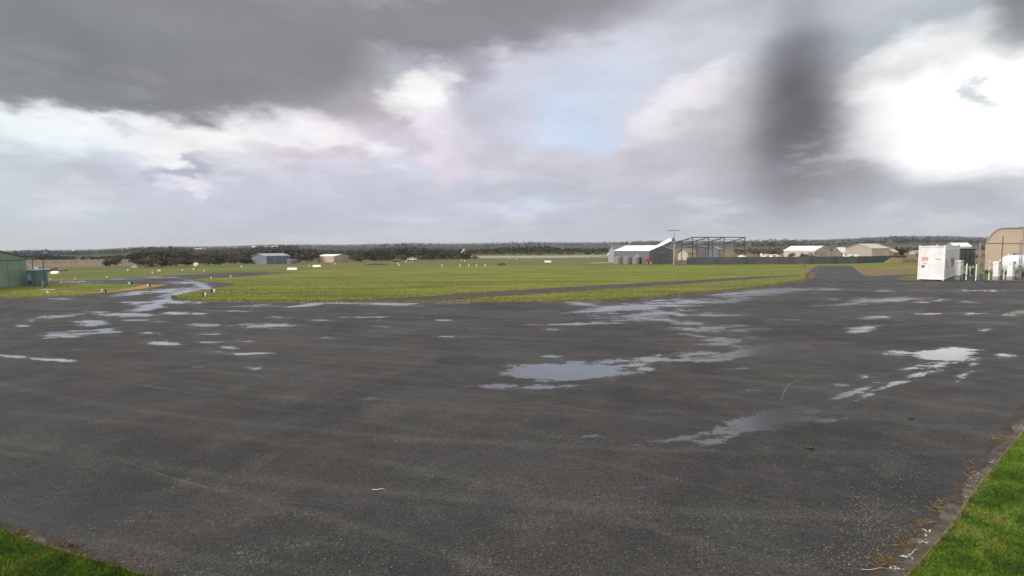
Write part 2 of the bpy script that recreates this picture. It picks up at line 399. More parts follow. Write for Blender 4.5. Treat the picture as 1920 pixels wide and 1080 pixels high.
def tag(o, label=None, cat=None, group=None, kind=None):
    if label: o['label'] = label
    if cat: o['category'] = cat
    if group: o['group'] = group
    if kind: o['kind'] = kind
    return o
def thing(name, label, cat, loc, rz=0, group=None):
    o = bpy.data.objects.new(name, None); COL.objects.link(o); o.empty_display_size = .2
    o.location = tuple(loc); o.rotation_euler = (0, 0, rz); return tag(o, label, cat, group)
def dup(root, loc, rz=None, label=None):
    r = root.copy(); COL.objects.link(r); r.location = tuple(loc)
    if rz is not None: r.rotation_euler = (0, 0, rz)
    if label: r['label'] = label
    for ch in list(root.children):
        c = ch.copy(); COL.objects.link(c); c.parent = r
        for g in list(ch.children):
            d = g.copy(); COL.objects.link(d); d.parent = c
    return r
class MB:
    def __init__(s): s.V = []; s.F = []
    def add(s, V, Fc):
        b = len(s.V); s.V += [tuple(v) for v in V]; s.F += [tuple(i+b for i in f) for f in Fc]; return s
    def box(s, x0, x1, y0, y1, z0, z1, taper=1.0):
        cx, cy = (x0+x1)/2, (y0+y1)/2; V = []
        for z, k in ((z0, 1), (z1, taper)):
            for x, y in ((x0, y0), (x1, y0), (x1, y1), (x0, y1)): V.append((cx+(x-cx)*k, cy+(y-cy)*k, z))
        return s.add(V, [(3, 2, 1, 0), (4, 5, 6, 7), (0, 1, 5, 4), (1, 2, 6, 5), (2, 3, 7, 6), (3, 0, 4, 7)])
    def prism(s, P, z0, z1):   # P polygon in xy
        n = len(P); return s.add([(p[0], p[1], z0) for p in P]+[(p[0], p[1], z1) for p in P],
            [tuple(range(n))[::-1], tuple(range(n, 2*n))]+[(i, (i+1) % n, (i+1) % n+n, i+n) for i in range(n)])
    def ext(s, P, d):          # extrude 3-D polygon by vector
        n = len(P); d = np.array(d); return s.add([tuple(p) for p in P]+[tuple(np.array(p)+d) for p in P],
            [tuple(range(n))[::-1], tuple(range(n, 2*n))]+[(i, (i+1) % n, (i+1) % n+n, i+n) for i in range(n)])
    def tube(s, pts, r, n=8, r2=None, caps=True):
        pts = [np.array(p, float) for p in pts]; k = len(pts); V = []
        rad = r if isinstance(r, (list, tuple)) else [r+((r2 if r2 is not None else r)-r)*i/(k-1) for i in range(k)]
        for i, p in enumerate(pts):
            t = pts[min(i+1, k-1)]-pts[max(i-1, 0)]; t = t/(np.linalg.norm(t)+1e-9)
            a = np.cross(t, (0, 0, 1) if abs(t[2]) < .9 else (1, 0, 0)); a /= np.linalg.norm(a); b = np.cross(t, a)
            for j in range(n):
                q = 2*math.pi*j/n; V.append(p+rad[i]*(math.cos(q)*a+math.sin(q)*b))
        Fc = [(i*n+j, i*n+(j+1) % n, (i+1)*n+(j+1) % n, (i+1)*n+j) for i in range(k-1) for j in range(n)]
        if caps: Fc += [tuple(range(n))[::-1], tuple(range((k-1)*n, k*n))]
        return s.add(V, Fc)
    def bar(s, a, b, wd, ht=None):
        a = np.array(a, float); b = np.array(b, float); t = (b-a)/np.linalg.norm(b-a); ht = ht or wd
        u = np.cross(t, (0, 0, 1) if abs(t[2]) < .95 else (0, 1, 0)); u /= np.linalg.norm(u); v = np.cross(t, u)
        V = [p+sx*u*wd/2+sy*v*ht/2 for p in (a, b) for sx, sy in ((-1, -1), (1, -1), (1, 1), (-1, 1))]
        return s.add(V, [(3, 2, 1, 0), (4, 5, 6, 7), (0, 1, 5, 4), (1, 2, 6, 5), (2, 3, 7, 6), (3, 0, 4, 7)])
    def build(s, name, m, parent=None, smooth=False, bevel=0):
        me = bpy.data.meshes.new(name); bm = bmesh.new()
        vs = [bm.verts.new(v) for v in s.V]
        for f in s.F:
            try: bm.faces.new([vs[i] for i in f])
            except ValueError: pass
        bmesh.ops.recalc_face_normals(bm, faces=bm.faces)
        if bevel: bmesh.ops.bevel(bm, geom=list(bm.edges), offset=bevel, segments=2, affect='EDGES', clamp_overlap=True)
        bm.to_mesh(me); bm.free(); me.materials.append(m)
        if smooth: me.polygons.foreach_set('use_smooth', [True]*len(me.polygons))
        o = bpy.data.objects.new(name, me); COL.objects.link(o)
        if parent is not None: o.parent = parent
        return o
def sheet(name, pxs, m, z, skirt=0.0, kind='structure', world=False):
    pts = [(p if world else G(p[0], p[1])) for p in pxs]
    n = len(pts); r = delaunay_2d_cdt([Vector((p[0], p[1])) for p in pts], [], [list(range(n))], 1, 1e-6)
    V = [(v.x, v.y, z) for v in r[0]]; Fc = []
    for f in r[2]:
        a, b, c = (r[0][i] for i in f[:3]); Fc.append(tuple(f) if (b-a).cross(c-a) > 0 else tuple(reversed(f)))
    if skirt:
        k = len(V); V += [(p[0], p[1], z) for p in pts]+[(p[0], p[1], z-skirt) for p in pts]
        Fc += [(k+i, k+(i+1) % n, k+n+(i+1) % n, k+n+i) for i in range(n)]
    return tag(mesh(name, V, Fc, m), kind=kind)
def smoothline(pts, n=6, jitter=0.0):
    """Catmull-Rom through pixel points, with a little raggedness"""
    P_ = [np.array(p, float) for p in pts]; out = []
    for i in range(len(P_)-1):
        a = P_[max(i-1, 0)]; b = P_[i]; c = P_[i+1]; d = P_[min(i+2, len(P_)-1)]
        for k in range(n):
            t = k/n; q = .5*((2*b)+(c-a)*t+(2*a-5*b+4*c-d)*t*t+(3*b-a-3*c+d)*t**3)
            if jitter: q = q+np.array([random.uniform(-1, 1)*jitter*3, random.uniform(-1, 1)*jitter])
            out.append(q)
    out.append(P_[-1]); return out

# ------------------------------------------------------------------ ground to the horizon
def make_ground():
    front = np.radians(np.arange(-66, 66.01, .4)); back_ = np.radians(np.arange(69, 291.1, 6))
    A = np.concatenate([front, back_]); Rr = np.concatenate([[1.0], np.geomspace(6, 330, 14), np.geomspace(360, 9000, 80)])
    aa, rr = np.meshgrid(A, Rr); X = np.sin(aa)*rr; Y = np.cos(aa)*rr; Z = terr(X, Y)
    V = np.stack([X, Y, Z], -1).reshape(-1, 3); n = len(A); Fc = []
    for i in range(len(Rr)-1):
        for j in range(n):
            k = (j+1) % n; Fc.append((i*n+j, i*n+k, (i+1)*n+k, (i+1)*n+j))
    Fc.append(tuple(range(n))[::-1])
    Fc = [tuple(reversed(f)) for f in Fc]
    tag(mesh('ground', V, Fc, M_COUNTRY, smooth=True), kind='structure')
make_ground()

# ------------------------------------------------------------------ asphalt apron and taxiway
FARX = [-420, -100, 0, 60, 90, 150, 200, 240, 320, 420, 520, 640, 700, 1500, 1512, 1600, 1700, 1920, 2320]
FARY = [552, 540, 536, 533, 527, 525, 524, 520, 516.5, 511.5, 510.5, 509.5, 512, 520, 526, 526.5, 527, 527, 527]
PUD = [ # px, py, rx, ry, tilt(up to the right), strength
 (1770,666,50,11,0,2.4),(1690,662,38,5,0,.8),(1760,684,34,4,12,.9),(1720,703,40,5,14,1.0),(1670,722,42,5,18,1.0),(1620,745,30,5,20,.75),
 (1880,669,26,5,0,1.2),(1822,684,12,4,5,.9),(1810,702,16,4,12,.9),(1795,715,12,3,20,.7),(1615,618,30,5,6,1.3),(1657,596,34,4,0,1.0),
 (1650,563,66,4,2,1.3),(1590,570,30,3,4,1.0),(1730,566,18,3,0,1.0),(1765,563,20,2.5,3,1.0),(1815,566,18,2.5,0,1.0),(1912,587,30,5,4,1.3),
 (1825,588,26,2.5,0,.9),(1750,588,30,2,0,.7),(1845,619,16,4,10,1.0),(1617,708,22,5,15,1.1),(1550,725,50,5,3,.75),(1410,733,44,8,8,1.0),
 (1430,795,84,15,10,1.5),(1500,770,70,8,3,.75),(1380,815,60,9,10,.7),(1560,785,60,7,12,.6),(1640,803,16,4,10,.8),(1485,644,18,4,-8,1.0),
 (1430,548,66,6,2,1.6),(1370,552,40,4,3,1.2),(1480,543,56,4,1,1.3),(1560,543,50,2,0,1.1),(1660,545,20,2,0,1.0),(1560,561,16,2.5,0,1.0),(1530,573,16,2,0,.9),
 (1062,697,90,13,0,3.0),(985,703,34,6,0,1.4),(1150,699,44,6,5,1.3),(1130,681,44,5,5,1.2),(1210,692,28,4,3,1.1),(1240,672,58,5,5,1.1),
 (1310,664,60,5,5,1.2),(1350,673,60,5,5,1.2),(1430,656,66,8,5,1.8),(1370,640,50,12,0,.95),(1350,617,70,7,0,1.1),(1310,608,50,5,-8,.9),(1250,600,36,5,-10,.9),
 (1090,607,95,2.2,1,1.1),(1030,618,24,2.6,0,1.1),(1040,669,20,3.5,0,1.2),(1130,582,50,6,4,1.3),(1180,576,70,7,4,1.3),(1240,573,70,5,2,1.2),
 (1260,587,40,5,-6,1.1),(1215,596,50,4,6,1.1),(1090,569,50,5,-10,1.1),(1300,565,80,6,0,1.1),(1060,564,80,3,0,1.0),(1380,560,60,5,3,.8),(1190,600,120,3,2,.8),
 (940,722,44,5,0,.85),(1020,725,80,6,0,.7),(1110,817,26,3,0,.65),(1280,820,80,9,10,.7),(980,828,34,6,0,.6),(1200,836,60,6,6,.55),(1190,915,30,6,0,.5),
 (245,590,48,4,0,1.5),(170,606,32,5,0,1.5),(140,626,70,5,3,1.2),(200,621,30,6,0,1.3),(115,629,50,4,2,1.2),(60,603,20,3,0,1.1),(42,610,16,3,0,1.1),
 (90,597,16,3,3,1.1),(112,592,44,2.8,5,1.1),(180,586,26,2.6,0,1.0),(5,600,16,3,0,1.1),(265,601,42,2.2,0,1.1),(275,626,24,3.5,0,1.1),
 (490,611,54,4,0,1.4),(385,610,30,3,0,1.2),(330,587,36,2.6,0,1.1),(370,588,18,2.6,0,1.1),(380,625,30,5,0,.8),(390,642,26,4,0,.85),(430,640,50,4,0,.9),
 (460,663,42,3.2,0,1.1),(310,644,38,4,0,.9),(425,652,22,5,-5,.9),(400,660,26,3,0,.8),(20,668,44,2.2,-5,1.2),(90,674,58,3.2,-4,1.3),(375,687,18,3,0,.9),
 (480,690,30,3,0,.9),(250,686,14,3,0,.8),(300,567,64,6,14,1.3),(275,578,36,5,10,1.2),(345,548,46,7,12,1.3),(380,536,28,6,-20,1.1),(310,545,56,4,5,1.1),
 (250,550,50,4,5,1.0),(350,530,36,3,0,1.0),(335,566,44,4,0,1.3),(260,567,34,3,0,1.0),(300,520,60,2,0,.8),(580,571,48,2.6,7,1.5),(640,567,70,3.5,0,1.2),
 (730,570,66,3.5,0,1.3),(840,567,60,2,0,1.0),(700,595,70,1.6,0,.9),(600,600,26,2.8,0,1.0),(520,595,26,2.8,0,1.0),(520,599,20,2.6,0,1.0),
 (850,631,26,2.2,0,1.1),(838,600,14,2.2,0,1.0),(950,565,60,2,0,1.0),(700,747,90,4,0,.85),(560,745,50,3,0,.6),(610,633,30,2,0,.8),(720,612,22,2,0,.9),
 (60,558,30,2.4,0,.9),(110,560,40,2,2,.8),(480,573,60,3,0,.7),(430,583,40,3,0,.7),(1480,600,50,3,0,.6),(1840,545,50,2.4,0,.8),(820,710,60,4,0,.55),
 (1600,735,60,5,20,.9),(1530,772,60,6,12,.85),(1340,668,120,5,5,1.1),(1180,684,60,4,5,1.0),(1395,690,50,3,5,.6),(1700,692,70,6,14,.9),(1310,835,70,7,10,.8),(1230,588,90,5,4,1.0),(1330,590,60,4,0,.9),(1300,628,50,5,-10,.8),(200,523,60,1.6,0,.9),(150,528,40,1.6,0,.9),
]
def make_apron():
    xs = np.arange(-420, 2321, 5.0)
    u = np.concatenate([np.linspace(0, 1, 100, endpoint=False), 1+np.cumsum(np.linspace(.012, .07, 170))])
    far = np.interp(xs, FARX, FARY)
    # rows: first 100 between the far edge and row 610, then progressively coarser to 1190
    r1 = np.linspace(0, 1, 100, endpoint=False); r2 = 610+580*np.linspace(0, 1, 210)**1.4
    PY = np.concatenate([far[None, :]*(1-r1[:, None])+610*r1[:, None], np.repeat(r2[:, None], len(xs), 1)])
    PX = np.repeat(xs[None, :], len(PY), 0)
    Vt = GV(PX, PY, .01).reshape(-1, 3)
    wet = np.zeros(PX.shape)
    for cx, cy, rx, ry, tl, s in PUD:
        c, sn = math.cos(R(tl)), math.sin(R(tl)); dx, dy = PX-cx, -(PY-cy)
        uu = (dx*c+dy*sn)/rx; vv = (-dx*sn+dy*c)/ry
        wet = np.maximum(wet, (.73 if rx > 26 else .66)*s**.6*np.clip(1-(uu*uu+vv*vv)**.6/2.6, 0, 1)**1.3)
    ny, nx = PX.shape; idx = np.arange(ny*nx).reshape(ny, nx)
    Fq = np.stack([idx[:-1, :-1], idx[1:, :-1], idx[1:, 1:], idx[:-1, 1:]], -1).reshape(-1, 4)
    me = bpy.data.meshes.new('apron'); me.vertices.add(len(Vt)); me.vertices.foreach_set('co', Vt.astype(np.float32).ravel())
    me.loops.add(Fq.size); me.loops.foreach_set('vertex_index', Fq.ravel().astype(np.int32))
    me.polygons.add(len(Fq)); me.polygons.foreach_set('loop_start', np.arange(0, Fq.size, 4, dtype=np.int32)); me.update(calc_edges=True)
    a = me.attributes.new('wet', 'FLOAT', 'POINT'); a.data.foreach_set('value', wet.ravel().astype(np.float32))
    me.materials.append(M_ASPH); o = bpy.data.objects.new('asphalt_apron', me); COL.objects.link(o); tag(o, kind='structure')
make_apron()

# grass islands between the pavements
bot_left = smoothline([(-420, 572), (-100, 562), (0, 558.5), (50, 558), (100, 555.5), (150, 553), (200, 550), (250, 545), (290, 540), (315, 535)], 8, .25)
ISL_L = bot_left+[(300, 534.5), (280, 534), (235, 533.5), (160, 532), (90, 531), (60, 534), (0, 539), (-200, 547), (-420, 556)]
sheet('grass_island', ISL_L, M_GRASS, .055, .05)
og = [(110, 554.6)]+[(x, y-.7) for x, y in smoothline([(150, 552.6), (200, 549.8), (250, 544.8), (290, 539.8), (313, 535.3)], 6)]+[(300, 534.8), (270, 535), (262, 537), (245, 541), (215, 546), (190, 548.5), (150, 551)]
sheet('gravel_verge', og, M_ORANGE, .062, .006)
sheet('concrete_slab', [(68, 544.5), (84, 542.3), (106, 543.5), (98, 545)], mat('pale slab', (.33, .33, .30), .8), .063, .008)
mb_ = smoothline([(322, 557.5), (328, 560), (345, 563), (420, 565), (520, 565.8), (620, 565.8), (760, 566), (900, 566), (1000, 565.2), (1080, 564), (1150, 562), (1200, 559), (1250, 555), (1300, 550), (1350, 546), (1400, 541.5), (1440, 536), (1470, 531), (1500, 528), (1512, 524)], 8, .3)
mtop = [(1513, 515), (1511, 507), (1505, 500.5), (1508, 497.5), (1400, 498), (1289, 498.5), (1210, 498), (1150, 497.5), (1120, 499), (980, 499), (840, 500), (700, 501.5), (600, 504.5), (545, 509), (520, 513.5), (470, 518.5), (420, 521), (375, 524)]
mleft = smoothline([(375, 524), (362, 526), (380, 527.5), (410, 529.5), (432, 532), (440, 534.5), (432, 537), (405, 541), (385, 545), (352, 550), (330, 555), (322, 557.5)], 4, .2)
MAIN = mb_+mtop+mleft[1:-1]
sheet('grass_field', MAIN, M_GRASS, .055, .05)
el_ = [(x, y-.6) for x, y in mb_]+[(x, y+.75+.35*math.sin(x*.13)+random.uniform(-.1, .35)) for x, y in mb_[::-1]]
sheet('soil_edge', el_, M_BROWN, .0135)
el_ = [(x, y-.6) for x, y in bot_left]+[(x, y+.7+.3*math.sin(x*.1)+random.uniform(-.1, .3)) for x, y in bot_left[::-1]]
sheet('soil_edge', el_, M_BROWN, .0135)
# duller strip between the old track and the apron
st_top = smoothline([(866, 562), (900, 560), (1000, 553.5), (1120, 544.5), (1230, 537.5), (1350, 529), (1440, 522.5), (1500, 519)], 6)
st_bot = [(x, y-1.6) for x, y in mb_ if 868 < x < 1506 and y < 567]
sheet('verge_strip', st_top+[(1508, 523)]+st_bot[::-1], M_DULL, .064, .008)
tr_up = smoothline([(640, 564.6), (700, 561.5), (760, 558.5), (840, 554.3), (880, 550.3), (1000, 543.3), (1120, 536), (1230, 530), (1300, 526.5), (1400, 520.3), (1500, 516.5)], 8, .12)
tr_lo = smoothline([(1500, 518.6), (1440, 522.3), (1350, 528.8), (1230, 537.3), (1120, 544.3), (1000, 553.3), (900, 559.8), (862, 563.5), (760, 565), (640, 565.3)], 8, .12)
sheet('dirt_track', tr_up+tr_lo, M_TRACK, .060, .005)
ed = [(x, y-.9) for x, y in tr_up[4:]]+[(x, y+.1) for x, y in tr_up[4:][::-1]]
sheet('dry_grass_edge', ed, mat('dry edge', (.24, .19, .09), .9, .3), .058, .003)
# right-hand paddock, ramp and side road
sheet('paddock', [(1513, 526), (1512, 495.5), (1600, 495), (1712, 492), (1722, 500), (1745, 505), (1845, 505), (1845, 526), (1700, 527), (1650, 527)], M_GRASS, .02, .02)
sheet('brown_verge', smoothline([(1598, 502), (1640, 504), (1690, 506), (1716, 507), (1716, 512), (1690, 514.5), (1650, 517), (1620, 514), (1606, 508), (1598, 502)], 4, .3)[:-1], M_BROWN, .026)
sheet('service_road', [(1606, 516.5), (1640, 517.8), (1680, 516.3), (1718, 514.5), (1845, 514), (1845, 527.5), (1745, 527.8), (1700, 528.2), (1515, 528.2), (1513, 523), (1540, 520)], M_BITUMEN, .030)
sheet('road_grass', smoothline([(1690, 519.5), (1716, 516.5), (1760, 517), (1800, 517), (1800, 524.5), (1760, 525.2), (1700, 525.8), (1682, 523), (1690, 519.5)], 3, .2)[:-1], M_DULL, .036)
sheet('brown_verge', smoothline([(1509, 523), (1507, 512), (1511, 502), (1520, 500.5), (1534, 503), (1538, 512), (1532, 524), (1509, 523)], 4, .5)[:-1], M_BROWN, .060, .03)
# ramp: a low embankment with a bitumen top
def ramp():
    p = [G(1532, 525.5), G(1612, 523.5), G(1596, 506.5), G(1538, 507)]
    a, b = p[0], p[1]; c = G(1594, 507.5); d = G(1530, 508)
    V = []; n, k = 14, 10
    for i in range(n+1):
        t = i/n
        L = a*(1-t)+d*t; Rr_ = b*(1-t)+c*t
        for j in range(k+1):
            s = -.18+1.36*j/k; q = L*(1-s)+Rr_*s
            h = .72*(t**1.1)*min(1, max(0, (min(s+.18, 1.18-s))/.18))
            V.append((q[0]+random.uniform(-.03, .03), q[1], .034+h+random.uniform(0, .015)))
    Fc = [(i*(k+1)+j, i*(k+1)+j+1, (i+1)*(k+1)+j+1, (i+1)*(k+1)+j) for i in range(n) for j in range(k)]
    tag(mesh('ramp_road', V, Fc, M_BITUMEN, smooth=True), kind='structure')
    return d, c
ramp_d, ramp_c = ramp()
# fields beyond the runway
def fieldstrip(name, pxs, m, z): return sheet(name, pxs, m, z)
fieldstrip('ploughed_field', [(-400, 497), (60, 494.5), (190, 493), (260, 491.5), (262, 488), (150, 488.3), (-400, 491)], M_FIELD, .03)
fieldstrip('bare_field', [(-400, 505), (60, 501.3), (250, 500), (330, 497), (262, 491.8), (60, 494.6), (-400, 497)], M_FIELD, .024)
fieldstrip('dry_strip', [(848, 483.5), (960, 484), (1090, 482.5), (1150, 481), (1150, 478.5), (1040, 479.5), (850, 480.2)], mat('pale stubble', (.33, .27, .20), .9, .2, vs=.2), .03)
fieldstrip('runway', [(640, 488), (900, 485.3), (1150, 484), (1150, 482.6), (900, 483.8), (660, 486)], mat('grey runway', (.17, .165, .16), .7, .1, vs=.1), .036)
fieldstrip('gravel_path', [(1094, 494.5), (1151, 493), (1151, 491.8), (1125, 492.3)], mat('pale gravel', (.36, .33, .26), .9, .15), .036)
fieldstrip('mown_strip', [(560, 507.3), (700, 501), (760, 499.5), (620, 500), (430, 505.5), (300, 512), (210, 518), (300, 514.5), (430, 509)], M_DULL, .02)
fieldstrip('soil_strip', [(655, 494.8), (760, 493.5), (820, 491), (700, 492.3), (560, 496.8)], M_BROWN, .024)
fieldstrip('yard_ground', [(1266, 495), (1700, 489.5), (2100, 489), (2000, 470), (1265, 473.5)], M_BROWN, .018)

# ------------------------------------------------------------------ kerb and gutter round the near lawn
K_OUT = [(-420, 800), (-150, 918), (0, 981), (50, 998), (100, 1016), (150, 1034), (200, 1051), (275, 1074), (420, 1110), (700, 1155), (960, 1175), (1250, 1170), (1450, 1150), (1560, 1120), (1638, 1079), (1659, 1056), (1727, 985), (1778, 936), (1828, 878), (1878, 818), (1920, 772), (2050, 640)]
K_IN = [(-420, 808), (-150, 928), (0, 996), (40, 1013), (80, 1029), (125, 1043), (167, 1056), (250, 1080), (420, 1128), (700, 1172), (960, 1195), (1250, 1192), (1470, 1178), (1620, 1150), (1706, 1084), (1730, 1057), (1790, 985), (1820, 938), (1866, 878), (1914, 819), (1950, 777), (2080, 655)]
ko = [G(*p) for p in smoothline(K_OUT, 14)]; ki = [G(*p) for p in smoothline(K_IN, 14)]
def kerb():
    n = len(ko); V = []; Fc = []
    for i in range(n):
        a, b = ko[i], ki[i]; t = (b-a)/np.linalg.norm(b-a); j = random.uniform(-.008, .008)
        j2 = random.uniform(-.018, .012); V += [(a[0]+t[0]*j2, a[1]+t[1]*j2, .008), (a[0]+t[0]*j2, a[1]+t[1]*j2, .018), (b[0]-t[0]*.045, b[1]-t[1]*.045, .016)]
    for i in range(n-1):
        for k in range(2): Fc.append((i*3+k, i*3+k+1, i*3+k+4, i*3+k+3))
    tag(mesh('gutter', V, Fc, M_CONC), kind='structure')
    V = []; Fc = []
    for i in range(n):
        a, b = ko[i], ki[i]; t = (b-a)/np.linalg.norm(b-a); w_ = random.uniform(-.006, .006)
        for s, z in ((-.048, .012), (-.043, .045), (-.02, .055+w_*.4), (0, .050), (.005, .01)): V.append((b[0]+t[0]*(s+w_), b[1]+t[1]*(s+w_), z))
    for i in range(n-1):
        for k in range(4): Fc.append((i*5+k, i*5+k+1, i*5+k+6, i*5+k+5))
    tag(mesh('kerb', V, Fc, M_KERB), kind='structure')
kerb()
def mud():
    V = []; Fc = []; n = len(ko); w1, w2 = 0, 0
    for i in range(n):
        a, b = ko[i], ki[i]; t = (b-a)/np.linalg.norm(b-a); L = np.linalg.norm(b-a)
        w1 = .06+.05*math.sin(i*.7)+random.uniform(-.03, .05); w2 = L*(.30+.18*math.sin(i*.45+1)+random.uniform(-.08, .08))
        V += [(a[0]-t[0]*w1, a[1]-t[1]*w1, .0125), (a[0], a[1], .0225), (a[0]+t[0]*w2, a[1]+t[1]*w2, .0215)]
    for i in range(n-1):
        for k in range(2): Fc.append((i*3+k, i*3+k+1, i*3+k+4, i*3+k+3))
    tag(mesh('mud_deposit', V, Fc, grassmat('wet mud', [(0, (.042, .035, .028)), (.5, (.062, .051, .040)), (1, (.085, .072, .058))], (2, 2), (.06, .055, .05), .7)), kind='structure')
mud()
lawn_pts = [(p[0], p[1]) for p in ki]+[(14, 1.5), (14, -6), (-14, -6), (-14, 1.5)]
sheet('lawn', lawn_pts, M_LAWN, .05, .04, world=True)

def inpoly(pts, poly):
    x, y = pts[:, 0], pts[:, 1]; r = np.zeros(len(pts), bool); n = len(poly)
    for i in range(n):
        x1, y1 = poly[i][:2]; x2, y2 = poly[(i+1) % n][:2]
        c = ((y1 > y) != (y2 > y)) & (x < (x2-x1)*(y-y1)/((y2-y1) if y2 != y1 else 1e-9)+x1); r ^= c
    return r
def blades(name, pos, h, wd, m, lean=.5):
    """one bent blade (2 triangles as a quad-ish leaf) per position"""
    n = len(pos); a = rng.uniform(0, 2*math.pi, n); hh = h*rng.uniform(.5, 1.25, n); ww = wd*rng.uniform(.6, 1.3, n)
    t = rng.uniform(0, 2*math.pi, n); ln = hh*lean*rng.uniform(.2, 1.2, n)
    dx, dy = np.cos(a)*ww/2, np.sin(a)*ww/2; lx, ly = np.cos(t)*ln, np.sin(t)*ln
    z = np.zeros(n)
    b0 = pos+np.stack([-dx, -dy, z], -1); b1 = pos+np.stack([dx, dy, z], -1)
    m1 = pos+np.stack([dx*.7+lx*.35, dy*.7+ly*.35, hh*.6], -1); tp = pos+np.stack([lx, ly, hh], -1)
    V = np.stack([b0, b1, m1, tp], 1).reshape(-1, 3)
    return quads(name, V, m)
M_BLADE = None
def fieldleaf(name, cols, sc):
    m = bpy.data.materials.new(name); m.use_nodes = True; t = NT(m.node_tree); b = t.n['Principled BSDF']
    g = t.new('ShaderNodeNewGeometry'); n = t.noise(t.vm('MULTIPLY', g.outputs['Position'], sc), 1.0, 5, .6, .5)
    f = t.math('ADD', t.math('MULTIPLY', t.math('SUBTRACT', g.outputs['Random Per Island'], .5), .22), t.mr(n.outputs[0], .37, .63, smooth=False))
    r = t.new('ShaderNodeValToRGB', i={0: f})
    while len(r.color_ramp.elements) < len(cols): r.color_ramp.elements.new(.5)
    for e, (p, c) in zip(r.color_ramp.elements, cols): e.position = p; e.color = tuple(c)+(1,)
    t.l.new(r.outputs[0], b.inputs['Base Color']); b.inputs['Roughness'].default_value = .8; b.inputs['Specular IOR Level'].default_value = .2
    return m
M_BLADEF = fieldleaf('field grass blade', [(0, (.22, .165, .07)), (.2, (.17, .17, .04)), (.45, (.20, .24, .035)), (.7, (.285, .31, .045)), (.88, (.32, .28, .065)), (1, (.34, .25, .11))], (.035, .26, 1))
M_BLADE = fieldleaf('grass blade', [(0, (.05, .075, .014)), (.3, (.07, .125, .012)), (.55, (.10, .17, .015)), (.8, (.145, .205, .024)), (1, (.20, .20, .05))], (1.6, 1.6, 1))
M_STRAW = leafmat('straw', (.12, .085, .04), (.30, .215, .11))
M_DRYB = leafmat('verge blade', (.10, .10, .03), (.26, .20, .08))
pxl = np.stack([rng.uniform(-90, 330, 60000), rng.uniform(930, 1150, 60000)], -1)
pxr = np.stack([rng.uniform(1650, 2010, 90000), rng.uniform(700, 1150, 90000)], -1)
allp = np.concatenate([pxl, pxr]); gp = GV(allp[:, 0], allp[:, 1], .048)
gp = gp[inpoly(gp, lawn_pts)]
tag(blades('lawn_grass', gp, .045, .008, M_BLADE, .8), kind='stuff')
tag(blades('dead_stems', gp[::110]+np.array([.01, .01, .01]), .04, .004, M_STRAW, 1.1), kind='stuff')
# ragged overhang of grass and straw along the kerb
ep = []
for _ in range(2600):
    i = random.randrange(len(ki)-1); t = random.random(); p = ki[i]*(1-t)+ki[i+1]*t
    d = (ki[i]-ko[i])/np.linalg.norm(ki[i]-ko[i]); s = abs(random.gauss(.0, .035)); ep.append((p[0]+d[0]*s, p[1]+d[1]*s, .045))
tag(blades('kerb_straw', np.array(ep), .05, .009, M_STRAW, 1.2), kind='stuff')
# field tufts
mpoly = [G(*p)[:2] for p in MAIN]; lpoly = [G(*p)[:2] for p in ISL_L]
q = np.stack([rng.uniform(320, 1520, 150000), rng.uniform(498, 567, 150000)], -1); gq = GV(q[:, 0], q[:, 1], .05)
trk = [G(*p)[:2] for p in tr_up+tr_lo]
gq = gq[inpoly(gq, mpoly) & ~inpoly(gq, trk)]
gq = gq[gq[:, 1] < 95]
tag(blades('field_grass', gq, .07, .05, M_BLADEF, .9), kind='stuff')
q = np.stack([rng.uniform(-60, 318, 16000), rng.uniform(531, 562, 16000)], -1); gq = GV(q[:, 0], q[:, 1], .05)
ogp = [G(*p)[:2] for p in og]
gq = gq[inpoly(gq, lpoly) & ~inpoly(gq, ogp)]
tag(blades('island_grass', gq, .07, .045, M_BLADEF, .9), kind='stuff')
ep = []
for line, n_ in ((mb_, 5200), (tr_up, 1600), (st_top, 1400)):
    for _ in range(n_):
        i = random.randrange(len(line)-1); t = random.random(); p = np.array(line[i])*(1-t)+np.array(line[i+1])*t
        g = G(p[0], p[1]-abs(random.gauss(0, .9))+.1); ep.append((g[0], g[1], .03))
tag(blades('verge_tufts', np.array(ep), .10, .05, M_DRYB, 1.0), kind='stuff')

def mark(pxs, wd, m, z=.0145):
    pts = [G(*p) for p in smoothline(pxs, 8)]; V = []; Fc = []
    for i, p in enumerate(pts):
        d = pts[min(i+1, len(pts)-1)]-pts[max(i-1, 0)]; d /= np.linalg.norm(d); ww = wd*(.3+.7*math.sin(math.pi*i/(len(pts)-1)))*random.uniform(.6, 1.3)/2
        V += [(p[0]-d[1]*ww, p[1]+d[0]*ww, z), (p[0]+d[1]*ww, p[1]-d[0]*ww, z)]
    tag(mesh('tyre_mark', V, [(2*i, 2*i+1, 2*i+3, 2*i+2) for i in range(len(pts)-1)], m), kind='structure')
M_MARK = mat('pale scrape', (.105, .098, .092), .7, .3, vs=9); M_MARK2 = mat('faint dust streak', (.062, .057, .050), .75, .35, vs=5)
mark([(1466, 750), (1469, 738), (1478, 724), (1494, 714), (1514, 707), (1534, 703)], .05, M_MARK)
mark([(1436, 697), (1465, 702), (1496, 711)], .06, M_MARK)
mark([(150, 712), (260, 722), (360, 738), (480, 745)], .09, M_MARK2)
mark([(930, 765), (1020, 757), (1110, 752)], .05, M_MARK2)
mark([(1270, 742), (1340, 745), (1420, 748)], .10, M_MARK2)
mark([(210, 855), (330, 900), (480, 935), (640, 955)], .04, M_MARK2)
mark([(560, 640), (700, 655), (860, 655)], .10, M_MARK2)

